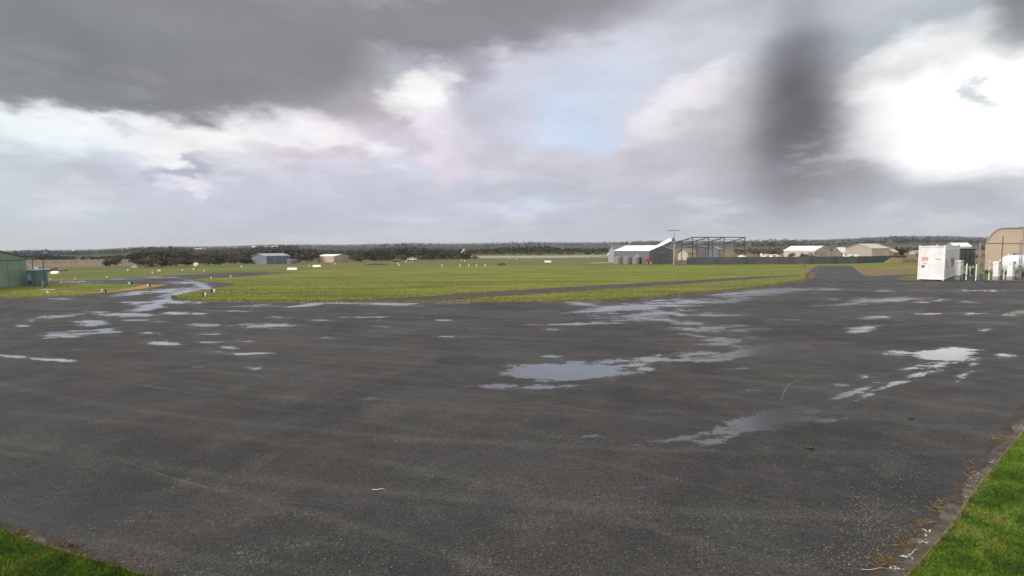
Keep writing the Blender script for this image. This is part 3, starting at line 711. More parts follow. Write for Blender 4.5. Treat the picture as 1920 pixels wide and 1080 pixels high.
# loose stones and litter on the near asphalt
def stones(name, pos, size, m):
    oc = np.array([(1, 0, 0), (0, 1, 0), (-1, 0, 0), (0, -1, 0), (0, 0, .7), (0, 0, -.7)])
    fc = [(0, 1, 4), (1, 2, 4), (2, 3, 4), (3, 0, 4), (1, 0, 5), (2, 1, 5), (3, 2, 5), (0, 3, 5)]
    out = []
    for p in pos:
        s = size*random.uniform(.5, 1.5); V = oc*np.array([s*random.uniform(.7, 1.6), s*random.uniform(.7, 1.3), s*.6]); a = random.uniform(0, 6.28)
        rot = np.array([[math.cos(a), -math.sin(a), 0], [math.sin(a), math.cos(a), 0], [0, 0, 1]]); V = V@rot.T+p
        for f in fc: out += [V[i] for i in f]
    return quads(name, np.array(out), m, n=3)
sp = []
for cx, cy, rx_, ry_, n_ in ((1640, 960, 60, 40, 260), (1700, 890, 60, 60, 240), (1620, 1010, 60, 60, 300), (230, 1060, 60, 12, 160), (150, 1025, 60, 10, 60), (470, 1045, 30, 20, 110), (990, 985, 30, 6, 25), (960, 960, 900, 150, 900), (1570, 1040, 80, 30, 120)):
    for _ in range(n_):
        x, y = random.gauss(cx, rx_*.6), random.gauss(cy, ry_*.6)
        if 700 < y < 1140: g = G(x, y); sp.append(np.array([g[0], g[1], .012]))
kop = [(p[0], p[1]) for p in ko]
lawnish = [(p[0], p[1]) for p in ko]+[(14, 1.5), (14, -6), (-14, -6), (-14, 1.5)]
sp = np.array(sp); sp = sp[~inpoly(sp, lawnish)]
tag(stones('loose_gravel', sp, .006, PEB), kind='stuff')
def flat_leaves():
    out = []
    for cx, cy, rx_, ry_, n_ in ((1830, 908, 14, 20, 22), (1825, 935, 20, 22, 26), (1735, 1000, 10, 10, 8), (1730, 1018, 12, 4, 12), (1700, 1046, 12, 4, 10), (1682, 1068, 16, 4, 12), (1915, 800, 8, 6, 14), (1862, 868, 8, 8, 12)):
        for _ in range(n_):
            g = G(random.gauss(cx, rx_*.5), random.gauss(cy, ry_*.5)); a = random.uniform(0, 3.14); l, w_ = random.uniform(.018, .036), random.uniform(.008, .014)
            ca, sa = math.cos(a), math.sin(a)
            for u_, v_, z_ in ((-l, 0, 0), (0, -w_, .003), (l, 0, .002), (0, w_, .006)): out.append((g[0]+u_*ca-v_*sa, g[1]+u_*sa+v_*ca, .022+z_))
    return tag(quads('fallen_leaves', np.array(out), mat('bleached leaf', (.55, .53, .44), .8, .2)), kind='stuff')
flat_leaves()
ep = []
for cx, cy, rx_, ry_, n_ in ((1690, 1022, 16, 10, 130), (1662, 1058, 18, 10, 180), (1732, 984, 14, 6, 60), (1868, 826, 12, 3, 70), (1888, 822, 10, 2, 30), (1712, 1003, 14, 24, 50), (1820, 886, 10, 16, 40), (1760, 952, 18, 14, 60), (130, 1026, 26, 3, 90), (30, 1002, 18, 4, 80)):
    for _ in range(n_): g = G(random.gauss(cx, rx_*.6), random.gauss(cy, ry_*.6)); ep.append((g[0], g[1], .015))
tag(blades('dead_grass', np.array(ep), .055, .0022, M_STRAW, 1.7), kind='stuff')
def stick(px, py, L, ang, label, m=None, r=.006):
    g = G(px, py); pts = [(g[0]+math.cos(ang)*L*t, g[1]+math.sin(ang)*L*t+.04*L*math.sin(t*5), .025+.004*math.sin(t*9)) for t in np.linspace(-.5, .5, 8)]
    return tag(MB().tube(pts, r, 6, r*.5).build('stick', m or mat('bleached stick', (.55, .5, .4), .8)), label, 'stick')
stick(710, 920, .20, .05, 'small white stick lying alone on the open dark asphalt', mat('white stick', (.75, .73, .70), .7))
stick(1712, 1038, .26, .5, 'pale bent stick in the gutter between the clusters of bleached leaves')
stick(1640, 1070, .34, .02, 'long pale straw lying flat at the bottom end of the gutter', r=.004)
stick(1790, 945, .13, 2.6, 'short dark twig lying across the concrete gutter', mat('dark twig', (.05, .035, .025), .9))
stick(1917, 953, .12, .1, 'short white stick lying on the green lawn', mat('white stick', (.75, .73, .70), .7), .008)
def weed(px, py, label):
    g = G(px, py); o = thing('weed', label, 'weed', (g[0], g[1], .01))
    V = []
    for k in range(16):
        a = k*2.4; l = random.uniform(.04, .10); e = random.uniform(.2, 1.0); c_, s_ = math.cos(a), math.sin(a)
        V += [(0, 0, 0), (c_*l*.5-s_*.012, s_*l*.5+c_*.012, l*e*.7), (c_*l, s_*l, l*e), (c_*l*.5+s_*.012, s_*l*.5-c_*.012, l*e*.7)]
    quads('leaves', np.array(V), leafmat('weed leaf', (.04, .065, .025), (.10, .13, .06)), o)
weed(1520, 843, 'tiny green weed growing alone through the dark asphalt')
weed(1708, 787, 'small green weed sprouting from the asphalt right of the long puddle')

# ------------------------------------------------------------------ buildings
def colsolve(Bp, u, px):
    lo, hi_ = 0.0, 200.0; s0 = np.sign(proj(Bp+u*1.0)[0]-proj(Bp)[0])
    for _ in range(50):
        m = (lo+hi_)/2
        if (proj(Bp+u*m)[0]-px)*s0 < 0: lo = m
        else: hi_ = m
    return lo
def at_depth(px, D_):   # ground point in column px at forward distance D_
    g = G(px, hor(px)+H*F/D_); return g
def gable(name, label, cat, pa, pb, pc, D_, delta, y_eave, y_ridge, side, wallm, roofm, wall2=None, over=.25, extra=None, thick=.10, group=None):
    Bp = at_depth(pb, D_); azb = math.atan2(Bp[0], Bp[1]); th = azb+R(delta)
    ul = np.array([-math.cos(th), math.sin(th), 0]); ur = np.array([math.sin(th), math.cos(th), 0])
    La = colsolve(Bp, ul, pa); Lc = colsolve(Bp, ur, pc)
    he = zfor(Bp, y_eave); mid = Bp+(ul*La/2 if side == 'left' else ur*Lc/2); hr = zfor(mid, y_ridge)
    # local frame: x along ur, y along ul, origin B
    rz = math.atan2(ur[1], ur[0]); o = thing(name, label, cat, (Bp[0], Bp[1], 0), rz, group)
    W_, L_ = Lc, La      # x extent, y extent
    mb = MB()
    if side == 'left':   # gable in the x=0 plane, ridge along x
        prof = [(0, 0, -.3), (0, L_, -.3), (0, L_, he), (0, L_/2, hr), (0, 0, he)]; mb.ext(prof, (W_, 0, 0))
        rf = MB()
        for y0, y1 in ((-over*.6, L_/2), (L_+over*.6, L_/2)):
            sl = (hr-he)/(L_/2); z0 = he-sl*over*.6
            rf.ext([(-over, y0, z0+.02), (-over, y1, hr+.02), (-over, y1, hr+thick), (-over, y0, z0+thick)], (W_+2*over, 0, 0))
    else:
        prof = [(0, 0, -.3), (W_, 0, -.3), (W_, 0, he), (W_/2, 0, hr), (0, 0, he)]; mb.ext(prof, (0, L_, 0))
        rf = MB()
        for x0, x1 in ((-over*.6, W_/2), (W_+over*.6, W_/2)):
            sl = (hr-he)/(W_/2); z0 = he-sl*over*.6
            rf.ext([(x0, -over, z0+.02), (x1, -over, hr+.02), (x1, -over, hr+thick), (x0, -over, z0+thick)], (0, L_+2*over, 0))
    mb.build('wall', wallm, o); rf.build('roof', roofm, o)
    if extra: extra(o, W_, L_, he, hr)
    return o, W_, L_, he, hr, Bp
def doors_x(o, x0, x1, y, z1, m, n=2, name='sliding_door'):   # on the face in the y=0 plane (outwards -y)
    for k in range(n):
        a = x0+(x1-x0)*k/n; b = x0+(x1-x0)*(k+1)/n-.03
        MB().box(a, b, -.06, -.003, 0, z1).build(name, m, o)
def doors_y(o, y0, y1, z1, m, n=2, name='sliding_door'):
    for k in range(n):
        a = y0+(y1-y0)*k/n; b = y0+(y1-y0)*(k+1)/n-.03
        MB().box(-.06, -.003, a, b, 0, z1).build(name, m, o)

# --- green hangar, left
def green_hangar():
    B_ = G(52, 537); A_ = G(0, 541); u = (A_-B_)/np.linalg.norm(A_-B_)
    L_ = 13.0; o = thing('green_hangar', 'green steel hangar with sliding doors at the left edge beside the apron', 'hangar', (B_[0], B_[1], 0), math.atan2(u[1], u[0]))
    he = zfor(B_, 483.5); P0 = B_+u*colsolve(B_, u, 0.0); hz = zfor(P0, 469.5); s0 = np.linalg.norm(P0-B_)
    slope = (hz-he)/s0; half = 6.2; hr = he+slope*half
    # local x = u (to the left), local y = rotate +90 : check pointing away
    yaw = math.atan2(u[1], u[0]); ly = np.array([-math.sin(yaw), math.cos(yaw), 0]); sgn = 1 if ly[1] > 0 else -1
    D_ = 11*sgn
    MB().ext([(0, 0, -.2), (2*half, 0, -.2), (2*half, 0, he), (half, 0, hr), (0, 0, he)], (0, D_, 0)).build('wall', GREENS, o)
    rf = MB()
    for x0, x1 in ((-.12, half), (2*half+.12, half)):
        rf.ext([(x0, -.15*sgn, he-.03+.02), (x1, -.15*sgn, hr+.02), (x1, -.15*sgn, hr+.1), (x0, -.15*sgn, he+.07)], (0, D_+.3*sgn, 0))
    rf.build('roof', GREENT, o)
    hh = he-.14
    MB().box(-.04, 2*half, -.14*sgn, -.004*sgn, hh-.12, hh-.02).build('door_track', GREENT, o)
    x = .05
    for k in range(5):
        MB().box(x, x+1.95, -.10*sgn, -.02*sgn, .03, hh-.13).build('sliding_door', GREENS, o); x += 2.0
    # open canopy on the near side wall
    cz = he-.05
    MB().ext([(-.01, 1.2*sgn, cz), (-2.1, 1.2*sgn, cz-.10), (-2.1, 1.2*sgn, cz), (-.01, 1.2*sgn, cz+.12)], (0, 8*sgn, 0)).build('canopy', GREENR, o)
    MB().tube([(-2.0, 1.4*sgn, 0), (-2.0, 1.4*sgn, cz-.09)], .04).build('canopy_post', GREENT, o)
green_hangar()
def teal_shed():
    g = G(70, 538); s = mpp(g); o = thing('garden_shed', 'narrow teal shed with pale roof and dark window beside the green hangar', 'shed', (g[0], g[1], 0), R(8))
    w_, h_ = 17*s, zfor(g, 507.5)
    MB().box(-w_, 0, 0, 1.6, 0, h_).build('wall', TEAL, o)
    MB().ext([(-w_-.08, -.08, h_+.01), (.05, -.08, h_+.01), (.05, -.08, h_+.06), (-w_-.08, -.08, h_+.14)], (0, 1.76, 0)).build('roof', LGREY, o)
    MB().box(-w_+.12, -w_+.42, -.03, -.003, .75, h_-.35).build('window', mat('pale blue pane', (.2, .3, .36), .15), o)
    MB().box(-w_*.42, -.10, -.03, -.003, .05, h_-.2).build('door', mat('grey teal door', (.08, .125, .13), .5), o)
    c = [(-w_+.32+.16*math.cos(a), -.10, .5+.16*math.sin(a)) for a in np.linspace(0, 6.283, 20)[:-1]]
    MB().ext(c, (0, .09, 0)).build('fan', BLACK, o)
    g2 = G(73, 537.5); tag(MB().box(-.10, .22, 0, .3, 0, .55).build('plastic_bin', mat('grey plastic', (.35, .37, .34), .6), bevel=.03), 'small pale grey bin standing beside the teal shed', 'bin').location = (g2[0]+.3, g2[1], .055)
teal_shed()
g = G(84.8, 541); zt = zfor(g, 475)
o = thing('flood_light_pole', 'thin dark pole with small light head in front of the teal shed', 'light pole', (g[0], g[1], .05))
MB().tube([(0, 0, 0), (0, 0, zt)], .045, 8, .03).build('pole', DARK, o)
MB().box(0, .45, -.05, .05, zt-.02, zt+.05).box(.32, .6, -.09, .09, zt+.0, zt+.14).build('lamp_head', GALV, o)

# --- blue grey hangar, left centre
def ex_blue(o, W_, L_, he, hr):
    for k in range(4): MB().box(W_*k/3-.05*(k > 0), W_*k/3+.05, -.12, .0, 0, he).build('post', LGREY, o)
    for k in range(3): MB().box(W_*k/3+.12, W_*(k+1)/3-.12, -.05, -.003, .02, he-.15).build('roller_door', BLUEG, o)
gable('blue_grey_hangar', 'dark blue grey hangar with pale roof and posts standing before the dark trees', 'hangar', 473, 499, 543, 128, 55, 480.5, 476, 'left', mat('slate cladding', (.17, .19, .23), .5, .08), LGREY, extra=ex_blue)
def tank(px, py_b, w_px, y_top, m, label, roofm=None, group=None):
    g = G(px, py_b); s = mpp(g); r = w_px*s/2; h = zfor(g, y_top); o = thing('water_tank', label, 'water tank', (g[0], g[1]+r, 0), 0, group)
    V = []; n = 28; mb = MB(); zs = np.linspace(0, h*.93, 15)
    mb.tube([(0, 0, z) for z in np.repeat(zs, 1)], [r*(1-.012*(i % 2)) for i in range(len(zs))], n).build('shell', m, o)
    MB().tube([(0, 0, h*.93), (0, 0, h*.95), (0, 0, h)], [r*1.03, r*1.03, r*.15], n).build('lid', roofm or LGREY, o)
    MB().tube([(0, 0, h*.985), (0, 0, h*1.02)], r*.14, 12).build('hatch', DARK, o)
    return o
tank(544, 495.5, 18, 486.3, mat('slate tank', (.13, .15, .19), .5), 'dark squat water tank at the right end of the blue grey hangar')

# --- peach building
def ex_peach(o, W_, L_, he, hr):
    MB().box(-.9, -.004, L_*.15, L_*.7, 0, he*.55).build('annex', PINK, o) if False else None
    MB().box(.12, W_*.30, -.05, -.003, 0, he*.62).build('door', mat('peach door', (.45, .33, .25), .5), o)
    MB().box(W_*.45, W_*.85, -.05, -.003, 0, he*.8).build('roller_door', mat('beige roller door', (.42, .35, .27), .5), o)
gable('peach_shed', 'peach coloured steel shed with white gabled roof before the dark trees', 'shed', 595, 626, 654, 140, 45, 480.8, 477.2, 'right', mat('peach wall', (.52, .36, .27), .6, .06), WHITE2, extra=ex_peach)
g = at_depth(590, 141); o = thing('store_shed', 'small pinkish lean-to shed at the left end of the peach shed', 'shed', (g[0], g[1], 0))
MB().box(-.62, .62, 0, 1.4, 0, 1.15).build('wall', PINK, o); MB().ext([(-.7, -.08, 1.152), (.7, -.08, 1.152), (.7, -.08, 1.26), (-.7, -.08, 1.2)], (0, 1.55, 0)).build('roof', mat('rust roof', (.30, .16, .12), .6), o); MB().box(-.3, .2, -.03, -.003, 0, .9).build('door', PINK, o)

# --- grey hangar with white roof, centre right
def ex_grey(o, W_, L_, he, hr):
    MB().box(W_*.2, W_*.8, -.06, -.003, 0, he*.8).build('roller_door', mat('dark grey door', (.12, .12, .13), .5), o)
    MB().box(-.10, -.003, .1, L_-.1, he-.10, he-.02).build('gutter', mat('maroon gutter', (.16, .09, .09), .5), o)
    MB().box(-.03, -.003, L_*.30, L_*.36, 0, he*.7).build('downpipe', LGREY, o)
gh = gable('grey_hangar', 'grey steel hangar with bright white roof behind three water tanks', 'hangar', 1151, 1217, 1263, 106, 38, 470.8, 460.6, 'right', GREY, WHITE2, extra=ex_grey, over=.15)
gable('annex_building', 'grey roofed building standing half hidden behind the white roofed hangar', 'building', 1140.5, 1152, 1185, 122, 20, 471, 459.5, 'left', LGREY, mat('pewter roof', (.24, .26, .27), .5), over=.2)
# raised monopitch sheet roof beyond its gable
def raised_roof():
    D_ = 117; a = at_depth(1231, D_); b = at_depth(1257, D_); za = zfor(a, 464); zb = zfor(b, 447.5); zc = zfor(b, 455.5)
    o = thing('raised_roof_shed', 'tall narrow shed with steep white roof rising behind the white roofed hangar', 'shed', (a[0], a[1], 0))
    dx = b[0]-a[0]; MB().ext([(0, 0, 0), (dx, 0, 0), (dx, 0, zb-.55), (0, 0, za-.25)], (0, 5, 0)).build('wall', GREY, o)
    MB().ext([(-.2, -.3, za-.22), (dx+.1, -.3, zb-.50), (dx+.1, .9, zb+.10), (-.2, .9, za+.12)], (0, .06, .12)).build('roof', WHITE2, o)
raised_roof()
tk = tank(1160, 495.3, 15.5, 481.5, mat('ribbed grey tank', (.22, .21, .22), .5, .1), 'ribbed grey water tank before the grey hangar, leftmost of the row of three', group='row of water tanks')
for px, lb in ((1177, 'ribbed grey water tank before the grey hangar, middle of the row of three'), (1194, 'ribbed grey water tank before the grey hangar, rightmost and next to the red machine')):
    g = G(px, 495.3); dup(tk, (g[0], g[1]+.8, 0), label=lb)
def red_machine():
    g = G(1215, 495.5); o = thing('red_seeder', 'red farm machine parked beside the water tanks at the grey hangar', 'farm machine', (g[0], g[1], 0), R(10))
    MB().box(-.8, .6, -.3, .4, .45, .75).box(-.6, .3, -.25, .35, .75, 1.25, .8).build('hopper', RED, o, bevel=.03)
    MB().bar((.6, 0, .55), (1.3, 0, .35), .08).build('drawbar', RED, o); MB().bar((-.8, 0, .6), (-1.0, 0, 1.3), .06).build('lever', RED, o)
    for x in (-.5, .4):
        for y in (-.42, .5): MB().tube([(x, y-.06, .28), (x, y+.06, .28)], .28, 16).build('wheel', mat('cream wheel', (.35, .3, .2), .6), o)
red_machine()
def satellite():
    g = at_depth(1140.3, 112); s = mpp(g); o = thing('floodlight_mast', 'short mast with white drum lamp at the left end of the grey hangar', 'mast', (g[0], g[1], 0)); z = zfor(g, 477.5)
    MB().bar((0, 0, z), (.75, 0, .2), .05).bar((0, 0, z), (0, 0, z+1.0), .04).build('mast', LGREY, o)
    MB().tube([(-.25, -.1, z), (-.2, -.1, z), (.2, -.1, z), (.25, -.1, z)], [.12, .22, .22, .12], 14).build('lamp_head', WHITE, o, smooth=True)
satellite()
def power_pole():
    g = G(1263.5, 497.3); zt = zfor(g, 430); s = mpp(g); zc = zfor(g, 432.8)
    o = thing('power_pole', 'tall pale timber power pole with crossarm in front of the steel frame', 'power pole', (g[0], g[1], .05))
    MB().tube([(0, 0, 0), (0, 0, zt)], .13, 12, .08).build('pole', POLEW, o)
    MB().box(-13*s, 10*s, -.05, .05, zc-.06, zc+.06).build('crossarm', mat('grey timber', (.22, .2, .19), .8), o)
    for x in (-12, -8, 0, 5, 9): MB().tube([(x*s, 0, zc+.06), (x*s, 0, zc+.22)], .045, 8, .03).build('insulator', LGREY, o)
    zz = zfor(g, 449.5)
    MB().tube([(-.24, -.12, zz-.35), (-.24, -.12, zz+.30)], .17, 12).build('transformer', DARK, o)
    MB().bar((0, -.1, zz+.35), (-.3, -.1, zz+.35), .05).build('bracket', DARK, o); MB().bar((0, -.1, zz-.32), (-.3, -.1, zz-.32), .05).build('bracket', DARK, o)
    g2 = G(1264, 498); 
power_pole()
g = G(1257, 493); z = zfor(g, 473); o = thing('vent_pipe', 'short white pipe standing upright left of the tall timber power pole', 'pipe', (g[0], g[1], 0))
MB().tube([(0, 0, 0), (0, 0, z)], .13, 12).build('pipe', WHITE, o); MB().tube([(0, 0, z+.002), (0, 0, z+.06)], .17, 12, .08).build('cap', LGREY, o)
g = G(1278, 492); z = zfor(g, 452)

# --- unfinished steel frame
def steel_frame():
    Dn = 118; fr = [(1261, 1298, 1278), (1288, 1327.5, 1297), (1318, 1357, 1327), (1361, 1395.5, 1376)]
    g0 = at_depth(1278, Dn); o = thing('unfinished_hangar', 'bare dark steel portal frame of an unfinished hangar behind the fence', 'steel frame', (g0[0], g0[1], 0))
    tops = []; lows = []
    for k, (xl, xr, xc) in enumerate(fr):
        D_ = Dn+k*1.5; a = at_depth(xl, D_); b = at_depth(xr, D_+2)
        za, zb = zfor(a, 456.5), zfor(b, 445.0); a = np.array([a[0], a[1], za])-np.array([g0[0], g0[1], 0]); b = np.array([b[0], b[1], zb])-np.array([g0[0], g0[1], 0])
        lows.append(a); tops.append(b)
        MB().bar(a, b, .12, .20).build('rafter', DARK, o)
        MB().bar((b[0], b[1], 0), (b[0], b[1], b[2]+.1), .17).build('column', DARK, o)
        m = a*.55+b*.45
        MB().bar((m[0], m[1], 0), m, .12).build('column', DARK, o)
        # web braces of the truss
        mb = MB(); lo = a+np.array([0, 0, -.0]); end = np.array([b[0], b[1], b[2]-1.1])
        mb.bar(lo*.45+b*.55, end, .06); mb.bar(a*.3+b*.7, (a*.3+b*.7)*.5+end*.5+np.array([.4, 0, -.2]), .05)
        mb.build('brace', DARK, o)
    for k in range(3):
        MB().bar(tops[k], tops[k+1], .12, .2).build('ridge_beam', DARK, o)
        for f in (.3, .6): MB().bar(lows[k]*(1-f)+tops[k]*f, lows[k+1]*(1-f)+tops[k+1]*f, .06, .08).build('purlin', DARK, o)
    a = np.array(lows[0])*.5+np.array(tops[0])*.5; d = np.array([tops[3][0], tops[3][1], lows[3][2]-.1]); MB().bar((lows[0][0]+1.5, lows[0][1], lows[0][2]-.35), d, .10, .16).build('eave_beam', DARK, o)
steel_frame()

# --- behind the fence
def ex_plain(o, W_, L_, he, hr):
    MB().box(W_*.25, W_*.75, -.05, -.003, 0, he*.85).build('roller_door', mat('shed door', (.36, .33, .29), .5), o)
gable('tan_roof_house', 'cream walled house with tan roof seen through the left of the steel frame', 'house', 1271, 1290, 1306, 131, 40, 474.5, 467, 'left', CREAM, TANR, over=.3, thick=.14)
gable('grey_blue_shed', 'small blue grey shed with pale roof seen through the steel frame', 'shed', 1328, 1348, 1353, 150, 12, 467, 463.3, 'left', BLUEG, LGREY, extra=ex_plain)
gable('dark_workshop', 'long dark grey workshop behind the posts of the steel frame', 'workshop', 1289, 1322, 1327, 140, 10, 464, 461.2, 'left', mat('dark slate wall', (.10, .10, .115), .6), mat('dark roof', (.13, .13, .14), .5), extra=ex_plain)
g = G(1317, 485); z = zfor(g, 473.5); tag(MB().tube([(0, 0, 0), (0, 0, z*.9), (0, 0, z)], [.28, .28, .1], 14).build('drum_tank', WHITE), 'narrow white upright tank behind the fence under the steel frame', 'tank').location = tuple(g)
gable('cream_hangar', 'long cream hangar with white roof behind the dark green fence', 'hangar', 1469, 1527, 1557, 150, 32, 470.2, 461.5, 'right', CREAM, WHITE2, extra=ex_plain, over=.2)
def ex_big(o, W_, L_, he, hr):
    MB().box(W_*.2, W_*.7, -.05, -.003, 0, he*.8).build('roller_door', mat('beige door', (.36, .32, .27), .5), o)
gable('beige_hangar', 'wide beige gabled hangar, the larger and right of the two behind the fence', 'hangar', 1585, 1634, 1667, 148, 40, 466, 457.5, 'left', mat('beige cladding', (.42, .36, .30), .6, .06, ribs=3), CREAM, extra=ex_big, over=.2)
gable('white_roof_house', 'low house with pale roof at the left side of the wide beige hangar', 'house', 1560, 1578, 1592, 158, 30, 473.5, 464.5, 'left', mat('brown grey wall', (.2, .17, .15), .7), WHITE2)  # wall colour is a brownish grey
gable('brick_house', 'low brick house with pale roof at the right side of the beige hangar', 'house', 1655, 1676, 1684, 160, 25, 473, 467, 'left', mat('red brick', (.22, .11, .08), .8), CREAM)
gable('cream_cottage', 'small cream cottage beyond the fence left of the white container', 'cottage', 1704, 1716, 1726, 175, 35, 473.5, 470, 'left', CREAM, mat('sage roof', (.30, .31, .27), .6))
gable('white_gable_house', 'white roofed house peeking above the roof of the shipping container', 'house', 1774, 1789, 1817, 95, 40, 462, 456.2, 'left', mat('white house wall', (.5, .48, .46), .6), WHITE2, over=.3)

def fence(name, label, line, h_tops, posts, panelm, postm, gap=0.0):
    base = [G(*p) for p in line]; o = thing(name, label, 'fence', (base[0][0], base[0][1], 0)); o0 = base[0]
    zt = [zfor(b, y) for b, y in zip(base, h_tops)]
    for k in range(len(base)-1):
        a, b = base[k]-o0, base[k+1]-o0; L = np.linalg.norm(b-a); n = max(1, int(L/posts)); u = (b-a)/L; nn = np.array([-u[1], u[0], 0])*.02
        mb = MB(); mb.ext([(a[0], a[1], .03), (b[0], b[1], .03), (b[0], b[1], zt[k+1]), (a[0], a[1], zt[k])], nn); mb.build('fence_sheet', panelm, o)
        for i in range(n):
            p = a+u*L*i/n; zz = zt[k]+(zt[k+1]-zt[k])*i/n
            MB().tube([(p[0]-nn[0]*2, p[1]-nn[1]*2-.03, 0), (p[0]-nn[0]*2, p[1]-nn[1]*2-.03, zz+.05)], .035, 6).build('post', postm, o)
    return o
fence('cloth_fence', 'long dark green cloth covered fence along the far side of the grass', [(1288, 496), (1400, 495.3), (1520, 495), (1610, 494), (1640, 492.6), (1700, 489.5)], [482.8, 481.6, 481.2, 480.6, 480.2, 478.5], 4.5, FENCEG, DARK)
def wire_fence(label, line, h, m, name='wire_fence'):
    base = [G(*p) for p in line]; o0 = base[0]; o = thing(name, label, 'fence', (o0[0], o0[1], 0))
    for k in range(len(base)-1):
        a, b = base[k]-o0, base[k+1]-o0; L = np.linalg.norm(b-a); n = max(1, int(L/1.6)); u = (b-a)/L
        w_ = MB()
        for z in np.linspace(.15, h-.03, 5): w_.bar((a[0], a[1], z), (b[0], b[1], z), .02)
        w_.build('wire', m, o)
        for i in range(n+1):
            p = a+u*L*i/n; MB().tube([(p[0], p[1], 0), (p[0], p[1], h)], .04, 6).build('post', m, o)
wire_fence('low open wire fence between the grey hangar and the cloth fence', [(1266, 496), (1288, 495.8)], 1.2, DARK)

# --- shipping container
def container():
    Bp = G(1769.5, 527.2); azb = math.atan2(Bp[0], Bp[1]); th = azb+R(5.5)
    ul = np.array([-math.cos(th), math.sin(th), 0]); ur = np.array([math.sin(th), math.cos(th), 0])
    L_ = colsolve(Bp, ul, 1719.5); W_ = colsolve(Bp, ur, 1796.5); h = zfor(Bp, 461.6)
    o = thing('shipping_container', 'white shipping container with red printed signs standing at the apron edge', 'container', (Bp[0], Bp[1], .03), math.atan2(ur[1], ur[0]))
    # x along ur (long side), y along ul (end face)
    MB().box(.06, W_-.06, .06, L_-.06, .16, h-.08).build('body', WHITE, o)
    fr = MB()
    for x in (0, W_-.12):
        for y in (0, L_-.12): fr.box(x, x+.12, y, y+.12, .1, h)
    for z in (.1, h-.12):
        fr.box(.12, W_-.12, 0, .08, z, z+.11); fr.box(.12, W_-.12, L_-.08, L_, z, z+.11); fr.box(0, .08, .12, L_-.12, z, z+.11)
    fr.build('frame', WHITE, o)
    for x in (-.01, W_-.14):
        for y in (-.01, L_-.14):
            for z in (-.03, h-.02): MB().box(x, x+.15, y, y+.15, z, z+.12).build('corner_casting', mat('scuffed casting', (.5, .49, .47), .5), o)
    cz = MB()
    for k in range(12):
        x = .25+(W_-.5)*k/12; cz.box(x, x+(W_-.5)/24, .035, .059, .25, h-.45)
    cz.build('side_corrugation', mat('shaded white side', (.60, .59, .58), .6, .08), o)  # shade of the long side put into the colour as a greyer white
    sm = mpp(Bp)
    def sign(px0, px1, y0, y1, m, name='sign', lines=0):
        # on the end face x=0.06 plane
        ya = colsolve(Bp, ul, px1); yb = colsolve(Bp, ul, px0); z1 = zfor(Bp, y0)-.03; z0 = zfor(Bp, y1)-.03
        s_ = MB().box(.045, .057, ya, yb, z0, z1).build(name, m, o)
        if lines:
            for i in range(lines):
                zc = z0+(z1-z0)*(i+.5)/lines; hh = (z1-z0)/lines*.28
                MB().box(.040, .043, ya+.04, yb-.04-.1*(i % 2), zc-hh/2, zc+hh/2).build('text_line', WHITE if m is PALERED else PALERED, s_)
    sign(1726, 1737.5, 482.5, 489, PALERED, lines=2)
    sign(1727, 1737.5, 491.8, 495.8, WHITE, 'sign', 2)
    sign(1726, 1732, 498, 502.3, INK, lines=0)
    sign(1751, 1761, 485.2, 486.8, mat('grey print', (.3, .3, .32), .6), 'number_plate')
    # dark emblem marks on the long side
    for x, z0_, z1_ in ((W_*.42, .46, .62), (W_*.50, .34, .60), (W_*.58, .40, .62), (W_*.46, .34, .42)):
        MB().box(x, x+W_*.05, .024, .033, h*z0_, h*z1_).build('marking', INK, o)
    MB().box(W_*.12, W_*.2, .024, .033, h*.35, h*.6).build('marking', PALERED, o)
container()

# --- fuel island
PH = None
def fuel_pump(px, py, wpx, ytop, label, rz=R(28)):
    g = G(px, py); s = mpp(g); w_ = wpx*s*.84; h = zfor(g, ytop); o = thing('fuel_pump', label, 'fuel pump', (g[0], g[1], .04), rz, 'aviation fuel pumps')
    d = w_*.7; h -= .04
    MB().box(-w_/2, w_/2, 0, d, 0, h*.22).build('plinth', mat('grey pump base', (.34, .36, .36), .5), o)
    MB().box(-w_/2, w_/2, 0, d, h*.22+.003, h*.86).build('cabinet', WHITE, o, bevel=.02)
    MB().box(-w_/2-.03, w_/2+.03, -.03, d+.03, h*.862, h).build('head', WHITE, o, bevel=.03)
    for x in (-w_*.2, w_*.18):
        MB().box(x-.09, x+.09, -.042, -.031, h*.90, h*.97).build('display', mat('grey display', (.12, .13, .16), .2), o)
    MB().box(-.06, .06, -.02, -.003, h*.55, h*.74).build('label', mat('blue grey label', (.2, .22, .3), .5), o)
    noz = MB().box(w_/2+.02, w_/2+.12, d*.2, d*.5, h*.45, h*.62).build('nozzle', DARK, o)
    pts = [(w_/2+.08, d*.3, h*.5), (w_/2+.22, d*.2, h*.3), (w_/2+.18, d*.1, .08), (w_/2+.45, 0, .05), (w_/2+.55, .1, h*.25)]
    MB().tube([np.array(p) for p in smooth3(pts)], .03, 8).build('hose', BLACK, o, smooth=True)
    return o
def smooth3(pts, n=6):
    P_ = [np.array(p, float) for p in pts]; out = []
    for i in range(len(P_)-1):
        a = P_[max(i-1, 0)]; b = P_[i]; c = P_[i+1]; d = P_[min(i+2, len(P_)-1)]
        for k in range(n):
            t = k/n; out.append(.5*((2*b)+(c-a)*t+(2*a-5*b+4*c-d)*t*t+(3*b-a-3*c+d)*t**3))
    out.append(P_[-1]); return out
fuel_pump(1802, 525, 14.5, 488, 'white fuel pump nearest to the shipping container')
fuel_pump(1872.5, 527.5, 13, 490, 'white fuel pump before the beige hangar, right of the small white sign')
fuel_pump(1899.5, 527.5, 13.5, 490, 'white fuel pump in front of the dome of the white tank')
